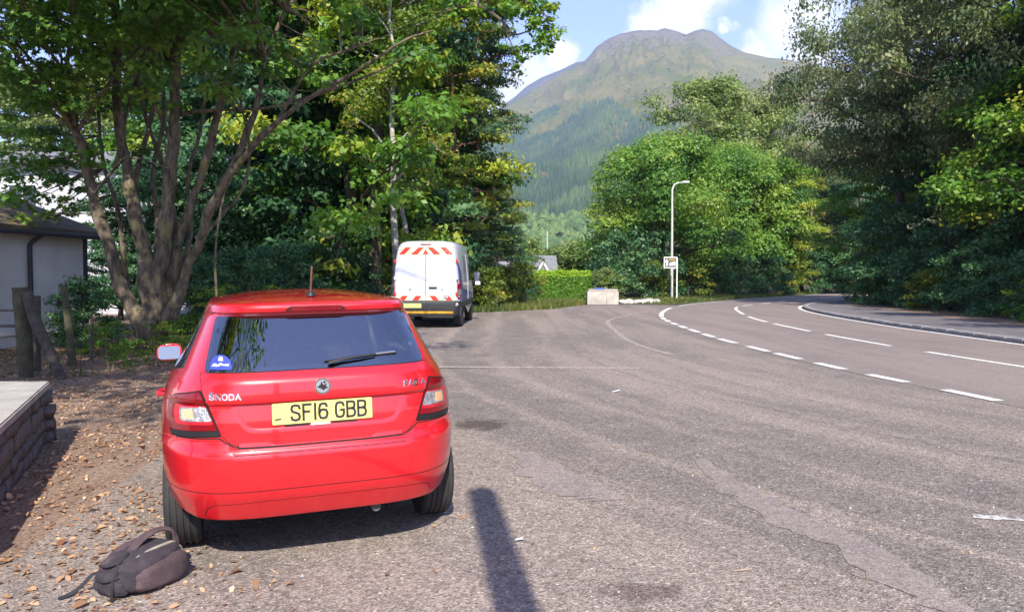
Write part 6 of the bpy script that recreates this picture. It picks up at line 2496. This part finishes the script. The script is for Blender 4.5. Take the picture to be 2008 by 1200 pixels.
def boulder_mesh(seed):
    rng = np.random.default_rng(seed)
    bm = bmesh.new()
    bmesh.ops.create_icosphere(bm, subdivisions=2, radius=1)
    for v in bm.verts:
        n = mnoise.noise(v.co * 1.3 + Vector((seed * 3.1, 0, 0)))
        v.co *= 1 + .35 * n
        v.co.z = v.co.z * .62
    me = bpy.data.meshes.new('boulder')
    bm.to_mesh(me)
    bm.free()
    me.materials.append(mat('white_stone'))
    return me


BM = [boulder_mesh(i) for i in range(4)]
for i, (px, Y, s) in enumerate([(1222, 42.6, .30), (1235, 42.9, .36), (1250, 43.0, .28), (1262, 43.2, .32), (1275, 43.6, .38), (1287, 43.9, .30)]):
    o = link('boulder', BM[i % 4])
    o.location = (X(px, Y), Y, .06)
    o.rotation_euler = (0, 0, i * 1.3)
    o.scale = (s, s * .8, s * .8)
    tagset(o, ['white boulder right beside the concrete block, first of the row', 'white boulder second from the concrete block', 'white boulder third from the concrete block, smallest of the row', 'white boulder fourth from the concrete block', 'white boulder fifth from the concrete block, largest of the row', 'white boulder at the street lamp end of the row'][i], 'boulder', 'white boulders along the verge')


def build_lamp():
    Y = 52.0
    root = thing('street_lamp', 'tall pale street lamp standing on the far verge', 'street lamp', (X(1317, Y), Y, 0))
    g_ = Geo()
    g_.tube([(0, 0, -.1), (0, 0, 2.6)], [.105, .10], 12)
    g_.build('base_column', 'galvanised', root)
    g_ = Geo()
    arm = [(0, 0, 2.55), (0, 0, 5.0), (-.01, 0, 7.0), (.03, 0, 7.35), (.16, 0, 7.60), (.40, 0, 7.70), (.72, 0, 7.74)]
    g_.tube(catmull(arm, 5), list(np.linspace(.085, .045, 31)), 10)
    g_.build('column', 'galvanised', root)
    hd = bbox('lantern', .66, 1.12, -.12, .12, 7.70, 7.82, 'sign_white', root, .04)
    bbox('lantern_glass', .74, 1.06, -.09, .09, 7.675, 7.705, 'dark_glass', hd, .01)
    bbox('access_door', -.05, .05, -.112, -.09, .6, 1.1, 'galvanised', root, .004)


build_lamp()


def build_sign():
    Y = 50.5
    root = thing('road_sign', 'white-bordered dark road sign with an arrow beside the street lamp', 'sign', (X(1327.5, Y), Y, 0))
    g_ = Geo()
    g_.tube([(0, .05, -.1), (0, .05, 2.72)], .045, 10)
    g_.build('post', 'sign_white', root)
    zc = 1.54 + (540 - 515) / 1517 * Y
    fn = frame_fn((-.44, 0, zc), (1, 0, 0), (0, 0, 1))
    bd = panel('sign_board', round_poly([(-.43, -.37), (.43, -.37), (.43, .37), (-.43, .37)], .07), fn, 'sign_white', root, off=0, thick=.02, g=.2)
    f = panel('sign_face', round_poly([(-.37, -.31), (.37, -.31), (.37, .31), (-.37, .31)], .05), fn, 'sign_grey', bd, off=.003, thick=.003, g=.2)
    panel('arrow', [(-.29, -.22), (-.19, -.22), (-.19, .02), (-.12, .02), (-.24, .24), (-.36, .02), (-.29, .02)], fn, 'sign_white', f, off=.006, thick=.003, g=.2)
    for k, x in enumerate((-.08, .05, .18)):
        panel('legend_block', [(x, .12), (x + .10, .12), (x + .10, .24), (x, .24)], fn, 'sign_amber', f, off=.006, thick=.003, g=.2)
    panel('pictogram', round_poly([(-.10, -.20), (.32, -.20), (.32, .04), (.20, .06), (.12, .00), (.02, .02), (-.04, -.06), (-.10, -.08)], .02), fn, 'sign_white', f, off=.006, thick=.003, g=.2)


build_sign()

# something yellow in the grass: a low marker with a board
def build_marker():
    Y = 35.2
    root = thing('low_marker', 'low yellow-topped marker in the grass right of the van', 'marker', (X(976, Y), Y, 0))
    bbox('board', -.55, .30, -.05, .05, .66, .80, 'yellow_paint', root, .01)
    bbox('leg', -.22, .02, -.04, .04, -.1, .66, 'concrete', root, .01)


build_marker()
g_ = Geo()
g_.tube([(0, 0, -.2), (0, 0, 6.4)], [.10, .07], 8)
o = g_.build('utility_pole', 'galvanised')
o.location = (X(1073, 120), 120, 2)
tagset(o, 'thin pale utility pole far off in front of the hillside', 'pole')
# telegraph pole beside the camera whose shadow falls across the lay-by
g_ = Geo()
g_.tube([(0, 0, -.3), (-.13, 0, 3.2), (-.24, 0, 6.05), (-.24, 0, 6.12)], [.125, .115, .105, .06], 14)
o = g_.build('telegraph_pole', 'old_wood')
o.location = (.61, -1.25, 0)
tagset(o, 'wooden pole behind the camera that casts the long shadow on the tarmac', 'pole')


# ------------------------------------------------------------------ backpack
def build_backpack():
    root = thing('backpack', 'worn dark backpack lying on the ground behind the left rear wheel of the car', 'backpack', (-1.86, 3.86, float(gz(-1.86, 3.86))), R(-22))
    root.scale = (.82, .82, 1.12)
    rng = np.random.default_rng(2)

    def lump(name, cx, cy, cz, ax, ay, az, ex, material, parent, amp=.03, seed=0, taper=0.0):
        bm = bmesh.new()
        bmesh.ops.create_uvsphere(bm, u_segments=40, v_segments=24, radius=1)
        for v in bm.verts:
            x, y, z = v.co
            f = lambda q: math.copysign(abs(q) ** (2 / ex), q)
            p = Vector((f(x), f(y), f(z)))
            n = mnoise.fractal(p * 1.7 + Vector((seed * 5.1, 2, 7)), 1.0, 2.0, 4)
            cr = mnoise.ridged_multi_fractal(p * 2.1 + Vector((seed, 0, 3)), 1.0, 2.0, 3, 1.0, 2.0)
            k = 1 + amp * n * 2.2 - amp * .5 * (cr - 1)
            tz = 1 - taper * (p.y * .5 + .5)
            v.co = Vector((cx + ax * p.x * k * (1 - taper * .5 * (p.y * .5 + .5)), cy + ay * p.y * k, max(cz + az * p.z * k * (1 + .12 * p.y), .004)))
        me = bpy.data.meshes.new(name)
        bm.to_mesh(me)
        bm.free()
        me.polygons.foreach_set('use_smooth', [True] * len(me.polygons))
        return link(name, me, material, parent)
    # x: across (left -), y: along the bag (+ away to the right)
    lump('main_body', -.01, .0, .085, .165, .225, .088, 3.4, 'bag_dark', root, .035, 1, .12)
    lump('front_pocket', .075, .02, .070, .105, .205, .066, 3.6, 'bag_brown', root, .03, 2, .1)
    lump('lid', -.095, -.04, .105, .085, .17, .055, 3.0, 'bag_strap', root, .05, 3, .2)
    lump('side_pocket', -.04, -.175, .06, .125, .085, .056, 3.0, 'bag_dark', root, .06, 4, .0)
    # shoulder strap: a padded band arching over the top
    def band(name, pts, w, t, material, twist=0.0):
        C = catmull(pts, 6)
        V, F = [], []
        n = len(C)
        for i in range(n):
            d = C[min(i + 1, n - 1)] - C[max(i - 1, 0)]
            d /= np.linalg.norm(d)
            side = np.cross(d, [math.sin(twist), 0, math.cos(twist)])
            side /= max(np.linalg.norm(side), 1e-6)
            upv = np.cross(side, d)
            ww = w * (1 - .35 * abs(i / (n - 1) * 2 - 1) ** 3)
            for k in range(10):
                a = 2 * math.pi * k / 10
                V.append(C[i] + side * ww * math.copysign(abs(math.cos(a)) ** .6, math.cos(a)) + upv * t * math.sin(a))
        for i in range(n - 1):
            for k in range(10):
                F.append((i * 10 + k, i * 10 + (k + 1) % 10, (i + 1) * 10 + (k + 1) % 10, (i + 1) * 10 + k))
        F += [tuple(range(10))[::-1], tuple((n - 1) * 10 + k for k in range(10))]
        return link(name, mesh(name, V, F, True, 60), material, root)
    band('shoulder_strap', [(-.02, -.13, .135), (-.045, -.03, .180), (-.055, .07, .205), (-.04, .16, .215), (.00, .225, .195), (.03, .235, .12)], .034, .009, 'bag_strap')
    band('shoulder_strap', [(-.15, -.16, .11), (-.165, -.05, .150), (-.150, .05, .168), (-.11, .13, .178)], .030, .009, 'bag_strap')
    band('webbing', [(.0, -.12, .180), (.02, -.20, .140), (.035, -.262, .07), (.04, -.275, .004)], .013, .003, 'bag_webbing', .8)
    band('webbing', [(-.14, -.20, .125), (-.05, -.225, .135), (.03, -.19, .155)], .012, .003, 'bag_webbing', .3)
    band('webbing', [(-.12, -.25, .085), (-.02, -.272, .085), (.06, -.24, .10)], .010, .003, 'bag_webbing', .3)
    band('loose_strap', [(-.15, -.16, .085), (-.21, -.19, .075), (-.25, -.24, .03), (-.275, -.30, .008), (-.29, -.36, .006)], .012, .004, 'bag_webbing', .5)
    for off in (0, .022):
        band('zip_trim', [(.055 + off, -.13, .150 - off * .9), (.068 + off, -.02, .168 - off * .9), (.070 + off, .09, .170 - off * .9), (.062 + off, .17, .162 - off * .9), (.050 + off, .222, .125), (.045 + off, .238, .06)], .0085, .007, 'bag_trim')
    band('buckle', [(-.135, -.205, .09), (-.115, -.215, .092), (-.095, -.222, .09)], .017, .008, 'black_plastic')
    band('buckle', [(.0, -.165, .145), (.012, -.178, .137), (.02, -.19, .128)], .016, .007, 'black_plastic')


build_backpack()

# ------------------------------------------------------------------ fallen leaves, pebbles, grass
def scatter(name, label, category, P, size, shape, tint, material, rng, tilt=.35, lift=.004):
    n = len(P)
    Nn = np.column_stack([rng.normal(0, tilt, n), rng.normal(0, tilt, n), np.ones(n)])
    P = P.copy()
    P[:, 2] += lift + size * .12 * np.abs(rng.normal(size=n))
    V = leaves(P, Nn, size, shape, fold=.22, rng=rng)
    me = fast_mesh(name, V, len(shape))
    me.attributes.new('tint', 'FLOAT', 'FACE').data.foreach_set('value', np.clip(tint, 0, 1).astype(np.float32))
    o = link(name, me, material)
    return tagset(o, label, category, kind='stuff')


def build_litter():
    rng = np.random.default_rng(17)
    n = 90000
    x = rng.uniform(-12, -.2, n)
    y = rng.uniform(2.6, 26, n)
    # drifts: thick by the wall and under the trees, thinning out towards the wheel tracks
    edge = np.interp(y, [2.6, 5, 8, 11, 16, 26], [-1.55, -1.75, -2.3, -3.6, -4.5, -4.4])
    dens = smoothstep(.9, -1.2, x - edge)
    nz = np.array([mnoise.fractal(Vector((a * .9, b * .9, .3)), 1.0, 2.0, 4) for a, b in zip(x, y)])
    keep = rng.random(n) < np.clip(dens * (.85 + 1.3 * nz), .006, 1)
    inside = pip(x, y, [(-4.53, 7.5), (-2.9, 3.85), (-6.8, 2.6), (-7.6, 7.35)])
    keep &= ~inside & ~((y > 8) & (x > -1.2)) & ~((x < -10.6) & (y > 12))
    x, y = x[keep], y[keep]
    z = gz(x, y)
    P = np.column_stack([x, y, z])
    s = rng.uniform(.014, .05, len(P)) * np.where(rng.random(len(P)) < .12, 1.7, 1)
    scatter('leaf_litter', 'brown and orange fallen leaves strewn over the ground left of the car', 'leaf litter', P, s, OVAL, rng.normal(.5, .28, len(P)), 'leaf_litter', rng)
    # single leaves and straws further out on the tarmac
    m = 260
    x = rng.uniform(-1.8, 5.5, m)
    y = 2.8 + 10 * rng.random(m) ** 1.6
    P = np.column_stack([x, y, gz(x, y)])
    scatter('stray_leaves', 'single stray leaves and bark scraps on the open tarmac', 'leaf litter', P, rng.uniform(.012, .035, m), OVAL, rng.normal(.7, .3, m), 'leaf_litter', rng)
    m = 70
    x = rng.uniform(-1.6, 5.5, m)
    y = 2.8 + 7 * rng.random(m) ** 1.4
    P = np.column_stack([x, y, gz(x, y)])
    scatter('straws', 'pale straws lying on the tarmac', 'litter', P, rng.uniform(.04, .11, m), np.array([(-.035, -.5), (.035, -.5), (.03, .5), (-.03, .5)]), rng.normal(.9, .2, m), 'leaf_litter', rng, tilt=.1)
    # loose chippings
    m = 5200
    x = rng.uniform(-3.5, 6.0, m)
    y = 2.7 + 8 * rng.random(m) ** 1.7
    V, t = [], []
    oct_ = np.array([(1, 0, 0), (-1, 0, 0), (0, 1, 0), (0, -1, 0), (0, 0, 1)])
    tri = [(0, 2, 4), (2, 1, 4), (1, 3, 4), (3, 0, 4)]
    zz = gz(x, y)
    sz = rng.uniform(.003, .0075, m) * np.where(rng.random(m) < .05, 1.8, 1)
    an = rng.uniform(0, 6.28, m)
    for i in range(m):
        c, s_ = math.cos(an[i]), math.sin(an[i])
        q = oct_ * sz[i] * np.array([1.2, .9, .8])
        q = np.column_stack([q[:, 0] * c - q[:, 1] * s_, q[:, 0] * s_ + q[:, 1] * c, q[:, 2]]) + [x[i], y[i], zz[i] + .0005]
        for f in tri:
            V += [q[f[0]], q[f[1]], q[f[2]]]
    tt = np.repeat(np.clip(rng.normal(.5, .3, m), 0, 1), 4)
    o = tri_soup('loose_chippings', np.array(V), tt, 3, 'pebble')
    tagset(o, 'loose stone chippings scattered over the tarmac near the camera', 'gravel', kind='stuff')
    # two scraps of paper
    for (px, py, s_, lab) in [(1018, 1060, .05, 'small white paper scrap lying in the pole shadow'), (1208, 768, .11, 'small white scrap on the tarmac beyond the car')]:
        gx, gy = G(px, py)
        fn = lambda u, v: np.stack([u, v, .012 + .02 * np.sin(u * 50) * s_ + .15 * u], -1)
        o = panel('paper_scrap', [(-s_ / 2, -s_ * .3), (s_ * .5, -s_ * .25), (s_ * .42, s_ * .3), (-s_ * .4, s_ * .2)], fn, 'paper', None, off=.002, thick=.002, g=.02)
        o.location = (gx, gy, float(gz(gx, gy)))
        tagset(o, lab, 'paper scrap', 'paper scraps on the tarmac')


build_litter()


def build_grass():
    rng = np.random.default_rng(23)

    def tuft(polys, n, h0, h1, name, label, ydens=None):
        P = []
        for poly, k in zip(polys, n):
            poly = np.array(poly)
            lo, hi = poly.min(0), poly.max(0)
            q = rng.uniform(lo, hi, (k * 3, 2))
            q = q[pip(q[:, 0], q[:, 1], poly)][:k]
            P.append(q)
        P = np.concatenate(P)
        m = len(P)
        base = np.column_stack([P, gz(P[:, 0], P[:, 1])])
        az = rng.uniform(0, 6.28, m)
        lean = rng.uniform(.1, .55, m)
        h = rng.uniform(h0, h1, m) * (1 + .5 * np.array([mnoise.noise(Vector((a * .8, b * .8, 0))) for a, b in P]))
        tip = base + np.column_stack([np.cos(az) * lean * h, np.sin(az) * lean * h, h])
        w = np.column_stack([-np.sin(az), np.cos(az), np.zeros(m)]) * rng.uniform(.010, .022, m)[:, None]
        V = np.stack([base - w, base + w, tip], 1).reshape(-1, 3)
        t = np.clip(rng.normal(.5, .2, m) + .5 * np.array([mnoise.noise(Vector((a * .35, b * .35, 4))) for a, b in P]), 0, 1)
        o = tri_soup(name, V, t, 3, 'grass_blade')
        tagset(o, label, 'grass', kind='stuff')
    tuft([[(-2.3, 31.3), (-.9, 32.5), (1.9, 35.4), (3.8, 40.4), (3.9, 44), (1.0, 45), (-1.2, 41), (-3.2, 36), (-4.2, 31.5)], [(-4.6, 27), (-3.9, 28.5), (-2.3, 31.3), (-4.2, 33)]], [26000, 4000], .10, .34, 'verge_grass', 'rough sunlit grass verge at the end of the lay-by')
    tuft([[(6.2, 43.6), (8.6, 41.4), (11.6, 46.0), (17.6, 54.8), (27, 66), (26, 69), (16, 58), (9, 51), (5.8, 47)]], [20000], .05, .22, 'far_verge_grass', 'grass strip along the outer side of the road bend')
    tuft([[(15.2, 20), (16.1, 20), (17.0, 31), (18.3, 40), (17.4, 40), (16.1, 31), (15.35, 23)]], [5000], .05, .2, 'pavement_grass', 'dry grass fringe along the back of the pavement')
    tuft([[(-8.6, 12), (-6.2, 12.2), (-5.2, 16), (-6.5, 19), (-9.6, 18)]], [380], .06, .2, 'undergrowth_grass', 'thin grass and weeds between the fence and the trees')


build_grass()

# ------------------------------------------------------------------ the air between here and the mountain
def build_haze():
    V, F = box_vf(-5300, 5300, -3300, 5300, -3.2, 980)
    o = link('haze', mesh('haze', V, F))
    m, t, out = new_mat('haze_air')
    vol = N(t, 'ShaderNodeVolumePrincipled')
    vol.inputs['Color'].default_value = (0.62, 0.78, 1.0, 1)
    vol.inputs['Density'].default_value = 0.00015
    vol.inputs['Anisotropy'].default_value = 0.25
    t.links.new(vol.outputs[0], out.inputs['Volume'])
    o.data.materials.append(m)
    tagset(o, kind='stuff')
    o['label'] = 'pale blue summer haze in the air towards the mountain'
    o['category'] = 'haze'


build_haze()
